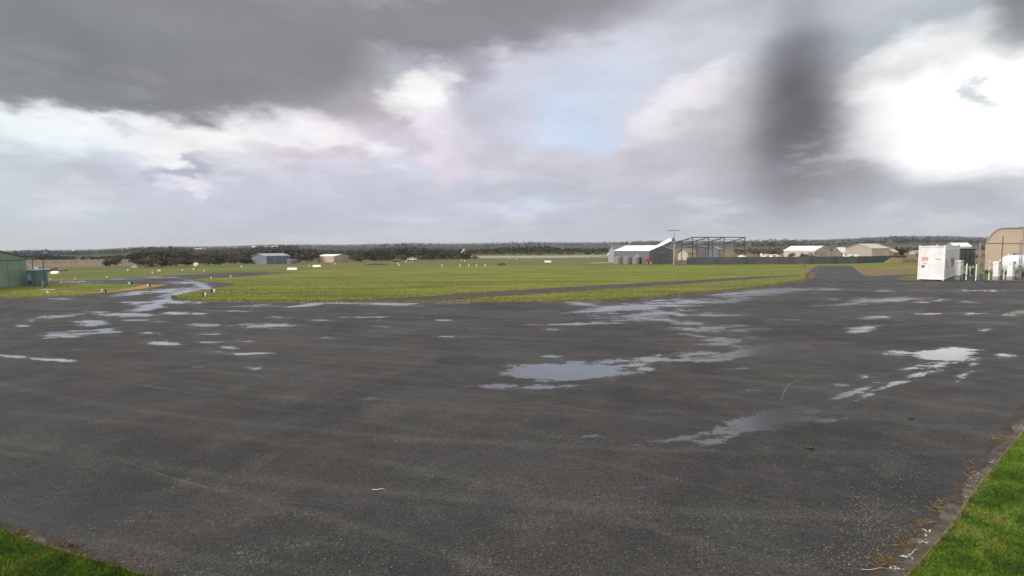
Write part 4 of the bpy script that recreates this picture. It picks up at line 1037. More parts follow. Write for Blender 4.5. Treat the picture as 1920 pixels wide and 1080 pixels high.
def post(px, py, ytop, r, m, label, name='post', cat='post', cap=False, group=None):
    g = G(px, py); z = zfor(g, ytop); o = thing(name, label, cat, (g[0], g[1], 0), 0, group)
    MB().tube([(0, 0, 0), (0, 0, z)], r, 12).build('shaft', m, o)
    MB().tube([(0, 0, z+.001), (0, 0, z+.03), (0, 0, z+.05)], [r*1.05, r*1.0, r*.4], 12).build('cap', m, o)
    MB().box(-r*2, r*2, -r*2, r*2, 0, .05).build('base_plate', GALV, o)
    return o
post(1811.2, 525.5, 495, .055, WHITE, 'white bollard directly right of the left fuel pump', 'bollard', 'bollard')
post(1829.3, 527, 496, .05, WHITE, 'white bollard right of the black hose reel', 'bollard', 'bollard')
post(1881.5, 527, 498, .05, WHITE, 'white bollard between the two right fuel pumps', 'bollard', 'bollard')
post(1833.2, 525, 454.5, .055, GALV, 'tall grey steel pole at the left end of the long pipe', 'steel_pole', 'pole')
post(1844.3, 524, 480, .03, GALV, 'thin grey pole at the left corner of the curved beige hangar', 'steel_pole', 'pole')
post(1875.4, 524, 443.5, .05, mat('brown steel', (.16, .12, .10), .6), 'tall brown steel pole rising behind the middle fuel pump', 'steel_pole', 'pole')
post(1909.5, 520, 450, .03, mat('brown steel', (.16, .12, .10), .6), 'thin brown pole beside the lamp post at the white tank', 'steel_pole', 'pole')
def hose_reel():
    g = G(1820.5, 520); o = thing('hose_reel', 'black hose reel in a white tubular cradle between the white bollards', 'hose reel', (g[0], g[1], .03), R(30)); s = mpp(g)
    h = zfor(g, 500.5); w_ = 13*s*.85
    MB().tube(smooth3([(-w_/2-.05, 0, h), (-w_/2, 0, h*.5), (-w_/2+.1, 0, .12), (0, 0, .08), (w_/2-.1, 0, .12), (w_/2, 0, h*.5), (w_/2+.05, 0, h)]), .045, 8).build('cradle', WHITE, o, smooth=True)
    for y in (-.15, .15): MB().tube([(0, y-.02, h*.55), (0, y+.02, h*.55)], h*.34, 20).build('flange', DARK, o)
    MB().tube([(0, -.12, h*.55), (0, .12, h*.55)], h*.26, 20).build('hose_coil', BLACK, o)
hose_reel()
def coil(px, py, r, label):
    g = G(px, py); pts = [(math.cos(a)*r*(1+.05*k), .10*math.sin(a)*r+.02*k, .04+r+math.sin(a)*r*.95) for k in range(2) for a in np.linspace(0, 6.28, 22)]
    o = tag(MB().tube(pts, .022, 6).build('hose_loop', BLACK, smooth=True), label, 'hose'); o.location = (g[0], g[1], .03)
coil(1806.5, 529, .36, 'thin black hose loop hanging at the foot of the left fuel pump')
coil(1828, 529, .22, 'small black hose loop at the foot of the white bollard')
def gantry():
    a = G(1836, 513); z = zfor(a, 456.3); b = G(2040, 513); o = thing('pipe_gantry', 'long horizontal brown pipe on posts before the curved beige hangar', 'pipe gantry', (a[0], a[1], 0))
    z2 = zfor(b, 457.5); d = b-a; M_ = mat('brown pipe', (.20, .16, .13), .6)
    MB().tube([(0, 0, z), (d[0], d[1], z2)], .07, 10).build('pipe', M_, o)
    for f in (.0, .5, 1): MB().tube([(d[0]*f, d[1]*f, 0), (d[0]*f, d[1]*f, z)], .05, 8).build('support', M_, o) if f else MB().tube([(0, 0, 0), (0, 0, z-.07)], .03, 8).build('support', GALV, o)
gantry()
def small_sign():
    g = G(1853.6, 527.5); z1, z0 = zfor(g, 487.5), zfor(g, 502.5); s = mpp(g); o = thing('notice_sign', 'small white notice with black symbol on a white post before the fuel pumps', 'sign', (g[0], g[1], .03), R(30))
    MB().tube([(0, 0, 0), (0, 0, z0)], .05, 10).build('post', WHITE, o)
    w_ = 5.5*s*.9; b_ = MB().box(-w_/2, w_/2, -.03, 0, z0, z1).build('board', WHITE, o, bevel=.01)
    MB().ext([(-w_*.2, -.034, z0+(z1-z0)*.3), (w_*.25, -.034, z0+(z1-z0)*.3), (w_*.05, -.034, z0+(z1-z0)*.65), (-w_*.15, -.034, z0+(z1-z0)*.6)], (0, -.005, 0)).build('symbol', BLACK, b_)
    MB().box(-w_*.9, w_*.9, -.05, .05, z0-.42, z0-.25).build('hose_hook', mat('rusty orange', (.35, .12, .06), .7), o)
small_sign()
def jet_tank():
    g = G(1897, 520.5); s = mpp(g); zt, zb = zfor(g, 478.5), .42; r = (zt-zb)/2; zc = (zt+zb)/2
    rz = R(18); o = thing('fuel_tank', 'large white horizontal fuel tank with domed end behind the right pump', 'fuel tank', (g[0]+.15, g[1]+r, 0), rz)
    pts = [(x, 0, zc) for x in (-.02, .05, .22, .5, .9, 5.5, 5.9, 6.1)]; rr = [r*.1, r*.38, r*.68, r*.90, r, r, r*.8, r*.2]
    MB().tube(pts, rr, 32).build('shell', WHITE, o, smooth=True)
    for x in (1.2, 4.8): MB().box(x-.15, x+.15, -r*.8, r*.8, 0, zb+r*.35).build('saddle', GALV, o)
    MB().tube([(1.5, 0, zc+r-.03), (1.5, 0, zc+r+.18)], .2, 14).build('hatch', LGREY, o)
    MB().bar((1.0, -.1, zc+r+.15), (5.5, -.1, zc+r+.15), .25, .05).build('walkway', mat('mauve grating', (.28, .25, .28), .6), o)
    MB().tube([(.5, 0, zc+r*.9), (.5, 0, zc+r+.18)], .06, 8).build('vent', WHITE, o)
jet_tank()
g = G(1891, 526)
pts = smooth3([(0, 0, .04), (.12, 0, .5), (.22, .05, .95), (.3, .05, .5), (.42, 0, .06)])
o = tag(MB().tube(pts, .035, 8).build('green_hose', GREENH, smooth=True), 'pale green hose standing between the two right fuel pumps', 'hose'); o.location = (g[0]-.25, g[1], .03)
o = tag(MB().tube(smooth3([(0, 0, 1.6), (.35, 0, 1.0), (.25, -.05, .35), (.6, -.05, .08), (1.0, -.05, .5), (1.15, 0, 1.3)]), .03, 8).build('black_hose', BLACK, smooth=True), 'black hose drooping right of the pump at the white tank', 'hose'); g = G(1909, 527.5); o.location = (g[0], g[1], .06)
sheet('concrete_plinth', [(1847, 530), (2200, 531), (2200, 524), (1855, 524.6)], M_CONC, .14, .13)
def shrub_at(px, py, h, w_, label, m, name='bush', n=150):
    g = G(px, py); o = thing(name, label, 'bush', (g[0], g[1], 0)); canopy(o, h, w_, n, m, base=.02, leaf=.16*h); return o
def canopy(o, h, w_, n, m, base=.15, leaf=None, name='crown', flat=1.0):
    leaf = leaf or .16*h; V = []
    nl = 7; lobes = [(random.uniform(-.36, .36)*w_, random.uniform(-.3, .3)*w_, h*(base+.16+random.uniform(0, .55))*flat, random.uniform(.2, .34)) for _ in range(nl)]
    for k in range(n):
        lx, ly, lz, lr = random.choice(lobes); d = rng.normal(size=3); d /= np.linalg.norm(d); q = lr*random.uniform(.55, 1.1)
        c = np.array([lx+d[0]*q*w_, ly+d[1]*q*w_, min(max(lz+d[2]*q*h*.8, h*base), h)])
        a = rng.normal(size=3); a /= np.linalg.norm(a); b = np.cross(a, rng.normal(size=3)); b /= np.linalg.norm(b); s = leaf*random.uniform(.5, 1.1)
        V += [c-a*s, c-b*s*.6, c+a*s, c+b*s*.6]
    quads(name, np.array(V), m, o)
def tan_hangar():
    D0 = at_depth(1844.5, 70); u = np.array([math.cos(R(-6)), math.sin(R(-6)), 0]); o = thing('curved_hangar', 'large beige hangar with rounded roof at the right edge behind the fuel pumps', 'hangar', (D0[0], D0[1], 0))
    prof = [(1844.5, 456), (1846, 450), (1850, 443), (1855, 437), (1861, 432), (1868, 428.6), (1885, 427.6), (1910, 427.2), (1950, 427.2), (2000, 428), (2040, 431), (2060, 436), (2075, 445), (2080, 456)]
    pts = []
    for px, py in prof:
        s = colsolve(D0, u, px) if px > 1845 else 0; p = D0+u*s; pts.append((p[0]-D0[0], p[1]-D0[1], zfor(p, py)))
    e = pts[-1]; b = [(0, 0, 0)]; full = b+pts+[(e[0], e[1], 0)]
    MB().ext(full, (19, 14, 0)).build('wall', BEIGE, o)
    rf = MB(); n = len(pts); off = [(p[0], p[1]-.15, p[2]+.03) for p in pts]; bk = [(p[0]+19, p[1]+14, p[2]+.03) for p in pts]
    rf.add(off+bk, [(i, i+1, n+i+1, n+i) for i in range(n-1)]); rf.build('roof', mat('pale beige roof', (.66, .54, .43), .6), o)
    for k in range(3):
        a, c = u*(3+4.2*k), u*(3+4.2*k+4.1); MB().ext([(a[0], a[1]-.08, .05), (c[0], c[1]-.08, .05), (c[0], c[1]-.08, 3.3), (a[0], a[1]-.08, 3.3)], (0, .06, 0)).build('sliding_door', BEIGE, o)
tan_hangar()
def lamp_post():
    g = G(1913, 521); z = zfor(g, 426); s = mpp(g); o = thing('street_lamp', 'tall grey lamp post with short arm in front of the curved beige hangar', 'lamp post', (g[0], g[1], 0))
    MB().tube([(0, 0, 0), (0, 0, z)], .05, 10, .035).build('pole', GALV, o)
    MB().bar((0, 0, z-.02), (-7*s*.8, 0, z+.05), .04).build('arm', GALV, o)
    MB().box(-8*s, -5*s, -.08, .08, z+.0, z+.10).build('lamp_head', LGREY, o)
lamp_post()
# things between the container and the curved hangar
g = at_depth(1797, 88); g2 = at_depth(1846, 86); 
o = thing('dark_shed', 'long low dark shed with sage roof between container and curved hangar', 'shed', (g[0], g[1], 0)); dx = g2[0]-g[0]; zt = zfor(g, 466.5)
MB().box(0, dx, 0, 4, 0, zt).build('wall', mat('dark shed wall', (.11, .105, .105), .7), o)  # wall colour is a plain dark grey
MB().ext([(-.2, -.3, zt+.005), (dx+.1, -.3, zt+.005), (dx+.1, -.3, zt+.08), (-.2, -.3, zt+.08)], (0, 4.6, .42)).build('roof', mat('sage roof sheet', (.20, .27, .24), .5), o)
for k in range(3): MB().box(dx*(.1+.3*k), dx*(.1+.3*k)+.9, -.04, -.003, 0, zt*.8).build('door', mat('shed door dark', (.05, .05, .055), .6), o)
def vehicle(px, py, wpx, ytop, label, cat='ute', body=None, rz=0, kind='ute', name='parked_ute'):
    g = G(px, py); s = mpp(g); L = wpx*s; h = zfor(g, ytop); body = body or WHITE; o = thing(name, label, cat, (g[0], g[1], 0), rz); wd = L*.38; r = h*.2
    if kind == 'ute':
        side = [(-L/2, .25*h), (-L/2, .55*h), (-L*.30, .60*h), (-L*.18, h), (L*.10, h), (L*.14, .60*h), (L/2, .60*h), (L/2, .28*h)]
    elif kind == 'truck':
        side = [(-L/2, .22*h), (-L/2, .62*h), (-L*.44, h), (-L*.22, h), (-L*.20, .5*h), (L/2, .5*h), (L/2, .3*h)]
    else:
        side = [(-L/2, .2*h), (-L/2, .7*h), (-L*.38, h), (L/2, h), (L/2, .2*h)]
    MB().ext([(x, 0, z) for x, z in side], (0, wd, 0)).build('body', body, o, bevel=.02)
    if kind == 'ute': wn = [(-L*.24, .64*h), (-L*.16, .92*h), (L*.07, .92*h), (L*.09, .64*h)]
    elif kind == 'truck': wn = [(-L*.45, .66*h), (-L*.40, .92*h), (-L*.26, .92*h), (-L*.26, .66*h)]
    else: wn = [(-L*.40, .55*h), (-L*.34, .85*h), (-L*.15, .85*h), (-L*.15, .55*h)]
    MB().ext([(x, -.012, z) for x, z in wn], (0, .01, 0)).build('window', GLASS, o)
    for x in (-L*.32, L*.32):
        for y in (-.02, wd-.06): MB().tube([(x, y, r), (x, y+.08, r)], r, 14).build('wheel', BLACK, o)
    return o
vehicle(1813.5, 487.2, 23, 475.8, 'cream box truck parked in front of the long dark shed', 'truck', mat('cream van paint', (.62, .60, .50), .5), 0, 'van', 'box_truck')
vehicle(772, 489, 18, 482.3, 'white utility vehicle parked far off beside the orange digger', rz=R(3))
vehicle(65, 511, 15, 500.5, 'pale teal truck standing at the right side of the teal shed', 'truck', mat('pale teal paint', (.38, .48, .48), .5), 0, 'van', 'box_truck')
vehicle(82, 509.5, 22, 498, 'grey and white truck beyond the thin dark pole', 'truck', mat('grey blue paint', (.35, .38, .42), .5), 0, 'truck', 'flatbed_truck')
vehicle(106, 508.8, 27, 502.5, 'low red and white flatbed trailer right of the grey truck', 'trailer', mat('brick red paint', (.25, .09, .08), .6), 0, 'truck', 'flatbed_trailer')
def digger():
    g = G(742, 491); s = mpp(g); o = thing('digger', 'small orange digger working far off before the dark trees', 'digger', (g[0], g[1], 0))
    MB().box(-.9, .9, 0, .7, 0, .3).build('tracks', BLACK, o, bevel=.05); MB().box(-.7, .6, .05, .65, .32, .65).build('body', ORANGE, o, bevel=.04)
    MB().box(-.2, .4, .1, .6, .66, 1.1).build('cab', ORANGE, o, bevel=.03); MB().box(-.12, .32, .08, .097, .72, 1.02).build('window', GLASS, o)
    MB().bar((.5, .3, .6), (1.0, .3, 1.05), .12).bar((1.0, .3, 1.05), (1.25, .3, .35), .1).build('arm', ORANGE, o); MB().box(1.1, 1.4, .1, .5, .1, .35, .7).build('bucket', DARK, o)
digger()
# boats and aircraft behind the fence
def hull(px, D_, wpx, ytop, label, name='boat', m=None):
    g = at_depth(px, D_); s = mpp(g); L = wpx*s; z = zfor(g, ytop); o = thing(name, label, 'boat', (g[0], g[1], 0)); V = []; n = 9
    mb = MB(); pts = [(L*(t-.5), 0, z-.36+.1*t*t) for t in np.linspace(0, 1, n)]; mb.tube(pts, [.30, .36, .38, .38, .37, .34, .28, .18, .03], 12); mb.build('hull', m or WHITE, o, smooth=True)
    MB().box(-L*.2, L*.12, -.22, .22, z-.05, z+.10, .8).build('cabin', CREAM, o)
    for x in (-L*.25, L*.2): MB().box(x-.05, x+.05, -.3, .3, 0, z-.6).build('trailer_stand', GALV, o)
    return o
hull(1392, 110, 15, 479, 'white boat hull behind the fence below the right end of the steel frame')
def aeroplane(px, D_, span, ytop, label):
    g = at_depth(px, D_); s = mpp(g); L = span*s; z = zfor(g, ytop); o = thing('light_aircraft', label, 'aeroplane', (g[0], g[1], 0), R(6))
    V = [(-L/2, -.55, z-.12), (L/2, -.55, z-.12), (L/2, .55, z-.12), (-L/2, .55, z-.12), (-L/2+.3, -.4, z), (L/2-.3, -.4, z), (L/2-.3, .4, z), (-L/2+.3, .4, z)]
    MB().add(V, [(3, 2, 1, 0), (4, 5, 6, 7), (0, 1, 5, 4), (1, 2, 6, 5), (2, 3, 7, 6), (3, 0, 4, 7)]).build('wing', WHITE, o)
    MB().tube([(0, -1.2, z-.6), (0, -.9, z-.55), (0, 0, z-.5), (0, 1.5, z-.55), (0, 3.2, z-.45)], [.15, .32, .4, .25, .08], 12).build('fuselage', WHITE, o, smooth=True)
    MB().box(-.03, .03, 2.7, 3.3, z-.5, z+.25).build('tail_fin', WHITE, o)
    for x in (-.6, .6): MB().tube([(x-.04, 0, .2), (x+.04, 0, .2)], .2, 12).build('wheel', BLACK, o)
aeroplane(1442, 112, 31, 477.3, 'white high wing aircraft parked behind the middle of the dark green fence')
aeroplane(1600, 116, 20, 477.5, 'white aircraft wing showing above the fence before the wide beige hangar')
hull(1460, 118, 12, 479, 'pale boat cover beside the white aircraft behind the fence', m=CREAM)
# mounds
def mound(name, label, px, py, wpx, ytop, m, D_=None, seed=1, rough=.12):
    g = G(px, py) if D_ is None else at_depth(px, D_); s = mpp(g); L = wpx*s; h = zfor(g, ytop); rs_ = random.Random(seed)
    n, k = 26, 14; V = []; ph = [rs_.uniform(0, 6) for _ in range(6)]
    for i in range(n+1):
        for j in range(k+1):
            u_, v_ = i/n*2-1, j/k*2-1; d = max(0, 1-(abs(u_)**2.2+abs(v_)**2.2)); z = h*d**.6*(.8+.2*math.sin(u_*5+ph[0])*math.cos(v_*4+ph[1])+rough*rs_.uniform(-1, 1)*(d > .05))
            V.append((u_*L/2, (v_+1)*L*.18, z-.02))
    Fc = [(i*(k+1)+j, (i+1)*(k+1)+j, (i+1)*(k+1)+j+1, i*(k+1)+j+1) for i in range(n) for j in range(k)]
    o = tag(mesh(name, V, Fc, m, smooth=False), label, 'mound'); o.location = (g[0], g[1], .02); return o
mound('soil_mound', 'reddish brown soil mound at the right end of the dark green fence', 1698, 493, 62, 481, M_BROWN, seed=3)
mound('soil_mound', 'low dark soil heap in the grass below the orange digger', 702, 497.5, 45, 494, mat('dark soil', (.06, .045, .035), .9, .3), seed=4)
mound('stone_heap', 'dark stone heap in the far grass left of the long white marker', 940, 498, 18, 493, mat('dark stones', (.07, .06, .05), .9, .3, vs=4), seed=5, rough=.25)
mound('stone_heap', 'pale brown rubble heap at the left side of the dark ramp', 1521, 523, 22, 511, M_BROWN, seed=6, rough=.35)
mound('sand_heap', 'pale conical sand heap among the bushes at left', 251.5, 502, 13, 496, mat('pale sand', (.42, .38, .33), .9, .15), seed=8)

# ------------------------------------------------------------------ field markers
def marker0(label):
    o = thing('runway_marker', label, 'marker', (0, 0, 0), 0, 'white marker posts along the taxiways')
    MB().tube([(0, 0, .03), (0, 0, .30), (0, 0, .36), (0, 0, .38)], [.085, .075, .06, .02], 12).build('post', mat('cream white plastic', (.86, .84, .70), .5), o, smooth=True)
    MB().tube([(0, 0, 0), (0, 0, .03)], .13, 12).build('base', DARK, o); return o
mk0 = marker0('')
MK = [((192, 550.8), 'white marker post beside a black light stub on the orange gravel verge'),
 ((90, 554.5), 'short cream marker post in the grass in front of the concrete slab'),
 ((114, 534.5), 'white marker post on the taxiway edge right of the thin dark pole'),
 ((142, 526.5), 'white marker post on the far grass edge beyond the left taxiway'),
 ((201, 523), 'white marker post in the far grass directly below the round lone tree'),
 ((243, 536), 'white marker post with black stub at the top of the left grass island'),
 ((277.5, 540.5), 'white marker post on the wide tip of the orange gravel verge'),
 ((95, 527.5), 'small cream marker on the brown soil left of the far taxiway'),
 ((396, 524.5), 'small white marker post on the brown point north of the taxiway bay'),
 ((433, 521.5), 'white marker post on the far edge of the central grass field'),
 ((402.5, 551.3), 'white marker post right of a black stub at the tip of the central field'),
 ((385.5, 558.6), 'thick white marker post nearest the apron at the tip of the central field')]
for i, ((px, py), lb) in enumerate(MK):
    g = G(px, py); o = mk0 if i == 0 else dup(mk0, g); o.location = (g[0], g[1], .055 if py > 529 else 0); o['label'] = lb
ls = thing('taxiway_light', '', 'light', (0, 0, 0), 0, 'black taxiway light stubs')
MB().tube([(0, 0, 0), (0, 0, .24)], .055, 10).build('stem', BLACK, ls); MB().tube([(0, 0, .242), (0, 0, .32), (0, 0, .34)], [.075, .06, .02], 10).build('lens', BLACK, ls)
for i, ((px, py), lb) in enumerate([((198.5, 550.5), 'black light stub on the orange verge beside the white marker'), ((247.5, 535), 'black light stub at the top of the left grass island'), ((281.5, 539.5), 'black light stub on the tip of the orange gravel'),
                      ((397, 550.2), 'black light stub left of the marker on the central field tip'), ((381, 557.5), 'black light stub nearest the apron beside the thick marker')]):
    g = G(px, py); o = ls if i == 0 else dup(ls, g); o.location = (g[0], g[1], .055); o['label'] = lb
# far tiny markers: squat cones
cn = thing('cone_marker', '', 'marker', (0, 0, 0), 0, 'white cone markers of the far runway strip')
MB().tube([(0, 0, .04), (0, 0, .45), (0, 0, .5)], [.26, .16, .05], 12).build('cone', WHITE, cn); MB().box(-.3, .3, -.3, .3, 0, .04).build('base', WHITE, cn)
FARM = [((286, 512.5), 'left group of cones below the bushes, the nearest one'), ((297, 508.5), 'cone left in the pair below the bushes'), ((300, 508.5), 'cone right in the pair below the bushes'), ((342, 507.5), 'cone alone between the bushes and the white drum'),
 ((363, 505.5), 'cone below the round white drum'), ((383, 509), 'cone right below the round white drum'), ((453, 501), 'cone left of the blue grey hangar'), ((580, 499.5), 'cone directly left of the white board near the peach shed'),
 ((629, 495.5), 'cone at the foot of the peach shed'), ((746, 494.5), 'cone below the orange digger'), ((748, 498), 'nearer cone below the orange digger'), ((761.5, 491.5), 'cone at the white ute'), ((829, 499), 'cone in the middle grass left of the windsock'),
 ((863, 499), 'first cone of the row below the windsock'), ((879, 499), 'second cone of the row below the windsock'), ((893.5, 499), 'third cone of the row below the windsock'), ((910, 499), 'cone just left of the dark stone heap'),
 ((865, 488), 'cone at the left foot of the windsock'), ((871, 490), 'cone at the right foot of the windsock'), ((955, 485), 'cone right of the windsock near the pale strip'), ((969, 486.5), 'nearer cone right of the windsock'),
 ((990, 483.5), 'cone on the pale strip of the runway'), ((1030, 484), 'cone above the long white board marker'), ((1102, 484.5), 'cone near the left end of the grey roofed building'), ((240, 507.5), 'cone in the grass left of the bushes')]
for i, ((px, py), lb) in enumerate(FARM):
    g = G(px, py); o = cn if i == 0 else dup(cn, g); o.location = tuple(g); o['label'] = 'white '+lb
    k = mpp(g)/.11; k = max(.5, min(1.0, k)); o.scale = (k*.5, k*.5, k*.7)
bd = thing('board_marker', '', 'marker', (0, 0, 0), 0, 'long white gable marker boards')
MB().ext([(-1, -.25, 0), (-1, .25, 0), (-1, 0, .42)], (2, 0, 0)).build('board', WHITE, bd)
for x in (-.7, .7): MB().box(x-.04, x+.04, -.3, .3, -.0, .05).build('foot', DARK, bd)
for i, (px, py, wpx, lb) in enumerate([(103, 513, 14, 'long white board marker on the grass below the red trailer'), (548, 506, 18, 'long white board marker in the grass before the blue grey hangar'), (594, 500.5, 15, 'long white board marker before the peach shed'), (1027, 492, 12.5, 'long white board marker alone in the grass left of the grey hangar')]):
    g = G(px, py); o = bd if i == 0 else dup(bd, g); o.location = tuple(g); k = wpx*mpp(g)/2; o.scale = (k, 1, 1.0); o['label'] = lb
def drum():
    g = G(368, 500); o = thing('round_drum', 'round white drum standing on the far grass before the dark trees', 'drum', tuple(g)); z = zfor(g, 492)
    MB().tube([(0, -.25, z/2), (0, -.2, z/2), (0, .2, z/2), (0, .25, z/2)], [z*.38, z*.48, z*.48, z*.38], 18).build('shell', mat('cream white plastic', (.86, .84, .70), .5), o); MB().box(-.3, .3, -.15, .15, 0, .1).build('cradle', DARK, o)
drum()
def windsock():
    g = G(872, 484.5); z = zfor(g, 466.5); s = mpp(g); o = thing('windsock', 'yellow windsock on an orange mast in the far grass', 'windsock', tuple(g))
    MB().tube([(0, 0, 0), (0, 0, z)], .16, 8, .10).build('mast', mat('rust red mast', (.40, .13, .07), .6), o)
    MB().tube([(-.1, 0, z-.1), (-3.2*s, 0, z-4.0*s), (-6.8*s, 0, z-7.5*s)], [.34, .28, .16], 12, caps=False).build('sock', YEL, o)
    MB().tube([(-.05, 0, z-.05), (-.25, 0, z-.3)], .5, 12).build('hoop', DARK, o) if False else None
    MB().box(-4*s, 3*s, -.6, .6, 0, .12).build('base_ring', WHITE, o)
windsock()
g = G(850, 486); o = thing('low_cream_shed', 'very low long cream shed left of the windsock', 'shed', (g[0], g[1]+12, 0)); s = mpp(g)
MB().box(0, 14*s, 0, 3, 0, .75).build('wall', CREAM, o); MB().ext([(-.2, -.2, .752), (-.2, 1.5, 1.1), (-.2, 3.2, .752)], (14*s+.4, 0, 0)).build('roof', TANR, o)
# radio mast far off
g = at_depth(925, 1500); tz = float(terr(g[0], g[1])); zt = zfor(g, 444.5); o = thing('radio_mast', 'hair thin radio mast standing on the horizon right of the windsock', 'mast', (g[0], g[1], tz))
MB().tube([(0, 0, 0), (0, 0, zt-tz)], .45, 6, .25).build('mast', mat('far mast steel', (.2, .2, .21), .6), o); MB().box(-1.2, 1.2, -.3, .3, (zt-tz)*.6, (zt-tz)*.64).build('antenna', DARK, o)

# ------------------------------------------------------------------ trees
LF_DARK = leafmat('dark gum leaf', (.020, .021, .017), (.042, .040, .032))
LF_OLIVE = leafmat('olive leaf', (.04, .045, .02), (.10, .095, .055))
LF_BROWN = leafmat('brown leaf', (.055, .042, .025), (.13, .09, .055))
LF_GREY = leafmat('grey green leaf', (.06, .065, .045), (.15, .14, .10))
def tree(px, py, wpx, hpx, m, label, D_=None, name='tree', n=420, bushy=.08, cat='tree', group=None):
    g = G(px, py) if D_ is None else at_depth(px, D_); s = mpp(g); h = hpx*s; w_ = wpx*s; o = thing(name, label, cat, tuple(g), random.uniform(0, 6), group)
    mb = MB(); mb.tube([(0, 0, -.05), (.02*h, 0, h*.25), (0, .02*h, h*.6)], [.05*h, .035*h, .015*h], 7)
    for k in range(5):
        a = k*1.26+random.uniform(0, .5); mb.tube([(0, 0, h*(.2+.05*k)), (math.cos(a)*w_*.2, math.sin(a)*w_*.2, h*(.45+.05*k)), (math.cos(a)*w_*.34, math.sin(a)*w_*.34, h*(.6+.05*k))], [.022*h, .014*h, .005*h], 5)
    mb.build('trunk', BARK, o); canopy(o, h, w_, n, m, base=bushy, leaf=.11*h); return o
tree(205.5, 500.3, 29, 19, LF_OLIVE, 'round olive tree standing alone in the brown field at left', n=700)
TR = [(262, 501, 22, 14, LF_DARK, 'dark low bushy tree beside the pale sand heap'), (285, 501.5, 24, 17, LF_OLIVE, 'olive tree, second from the left in the clump right of the sand heap'), (305, 500.5, 24, 19, LF_DARK, 'tall dark tree in the middle of the clump left of the white drum'),
 (330, 500, 26, 18, LF_BROWN, 'brownish tree at the right of the clump left of the white drum'), (352, 499, 22, 17, LF_DARK, 'dark tree directly left of the white drum'), (385, 497.5, 26, 17, LF_OLIVE, 'olive tree directly right of the white drum'), (412, 497, 24, 18, LF_DARK, 'dark tree midway between white drum and blue grey hangar'),
 (440, 496, 26, 18, LF_BROWN, 'brown green tree left of the blue grey hangar'), (463, 495.5, 20, 16, LF_DARK, 'dark tree touching the left wall of the blue grey hangar'), (577, 492, 36, 24, LF_BROWN, 'large rounded brown tree between blue grey hangar and peach shed'),
 (668, 491, 22, 14, LF_GREY, 'grey green tree right of the peach shed'), (676, 491.5, 18, 11, LF_OLIVE, 'small olive tree, second to the right of the peach shed'), (700, 490, 26, 15, LF_DARK, 'dark tree between the peach shed and the digger'), (725, 489, 26, 16, LF_DARK, 'dark tree directly left of the orange digger'),
 (754, 488, 18, 11, LF_GREY, 'grey green tree between the digger and the white ute'), (795, 487, 22, 9, LF_GREY, 'pale grey bush right of the white ute'), (812, 486, 20, 10, LF_OLIVE, 'olive bush midway between white ute and windsock'), (832, 486, 24, 12, LF_DARK, 'dark bush left of the low cream shed'),
 (1101, 477.5, 13, 7, LF_DARK, 'small dark tree left of the grey roofed building'), (1119, 477.5, 8, 4, LF_BROWN, 'tiny brown bush nearest the grey roofed building'), (1075, 477, 12, 5, LF_BROWN, 'brown bush far off left of the small dark tree'), (1052, 477, 12, 5, LF_DARK, 'tiny dark bush on the pale far field'),
 (1012, 478, 9, 5, LF_BROWN, 'tiny brown bush above the long white marker board'), (988, 478.5, 8, 4, LF_GREY, 'tiny grey bush on the far field right of the windsock')]
for px, py, wp, hp, m, lb in TR: tree(px, py, wp, hp, m, lb, n=360)
tree(1690.5, 482, 17, 16, LF_DARK, 'dark rounded bush between the brick house and the white container', D_=150, n=420, cat='bush', name='bush')
tree(1422, 480, 34, 13, LF_BROWN, 'wide brown bush beyond the fence right of the steel frame', D_=165, n=420, cat='bush', name='bush')
tree(1448, 480, 26, 13, LF_BROWN, 'brown bush beyond the white aircraft behind the fence', D_=168, n=360, cat='bush', name='bush')
for px, wp, hp, D_, lb in ((1484, 20, 7, 112, 'dusty green bush in front of the left end of the cream hangar'), (1506, 18, 6, 112, 'dusty green bush before the middle of the cream hangar'), (1520, 20, 7, 112, 'dusty green bush before the right end of the cream hangar')):
    tree(px, 0, wp, hp+11, LF_GREY, lb, D_=D_, n=260, cat='bush', name='bush')
tree(1853, 513, 16, 9, LF_DARK, 'low dark bush at the foot of the curved hangar left of the notice', n=220, cat='bush', name='bush')
tree(1868, 515, 12, 9, LF_DARK, 'low dark bush behind the middle fuel pump', n=220, cat='bush', name='bush')
tree(1733, 527.5, 14, 3.5, LF_DARK, 'low green weeds at the foot of the white container', n=160, cat='bush', name='weed_clump')
tree(1757, 528, 9, 2.6, LF_DARK, 'small weeds at the foot of the container near its corner', n=120, cat='bush', name='weed_clump')

def woods(name, rows, m, seed=0):
    r_ = np.random.default_rng(seed); out = []
    for x0, x1, d0, d1, h0, h1, n, k in rows:
        px = r_.uniform(x0, x1, n); D_ = r_.uniform(d0, d1, n); 
        gx = np.array([at_depth(a, b) for a, b in zip(px, D_)]); gx[:, 2] = terr(gx[:, 0], gx[:, 1])
        hh = r_.uniform(h0, h1, n)*(1+.25*np.sin(px/37.)); ww = hh*r_.uniform(.8, 1.5, n)
        c = np.repeat(gx, k, 0); H_ = np.repeat(hh, k); W_ = np.repeat(ww, k); N = len(c)
        d = r_.normal(size=(N, 3)); d /= np.linalg.norm(d, axis=1)[:, None]; rad = r_.uniform(.4, 1, N)
        c = c+np.stack([d[:, 0]*rad*W_*.55, d[:, 1]*rad*W_*.55, H_*.5+d[:, 2]*rad*H_*.5], -1)
        a = r_.normal(size=(N, 3)); a /= np.linalg.norm(a, axis=1)[:, None]; b = np.cross(a, r_.normal(size=(N, 3))); b /= np.linalg.norm(b, axis=1)[:, None]
        s = (H_*r_.uniform(.12, .26, N))[:, None]
        out.append(np.stack([c-a*s, c-b*s*.7, c+a*s, c+b*s*.7], 1).reshape(-1, 3))
    o = quads(name, np.concatenate(out), m); return tag(o, kind='stuff')
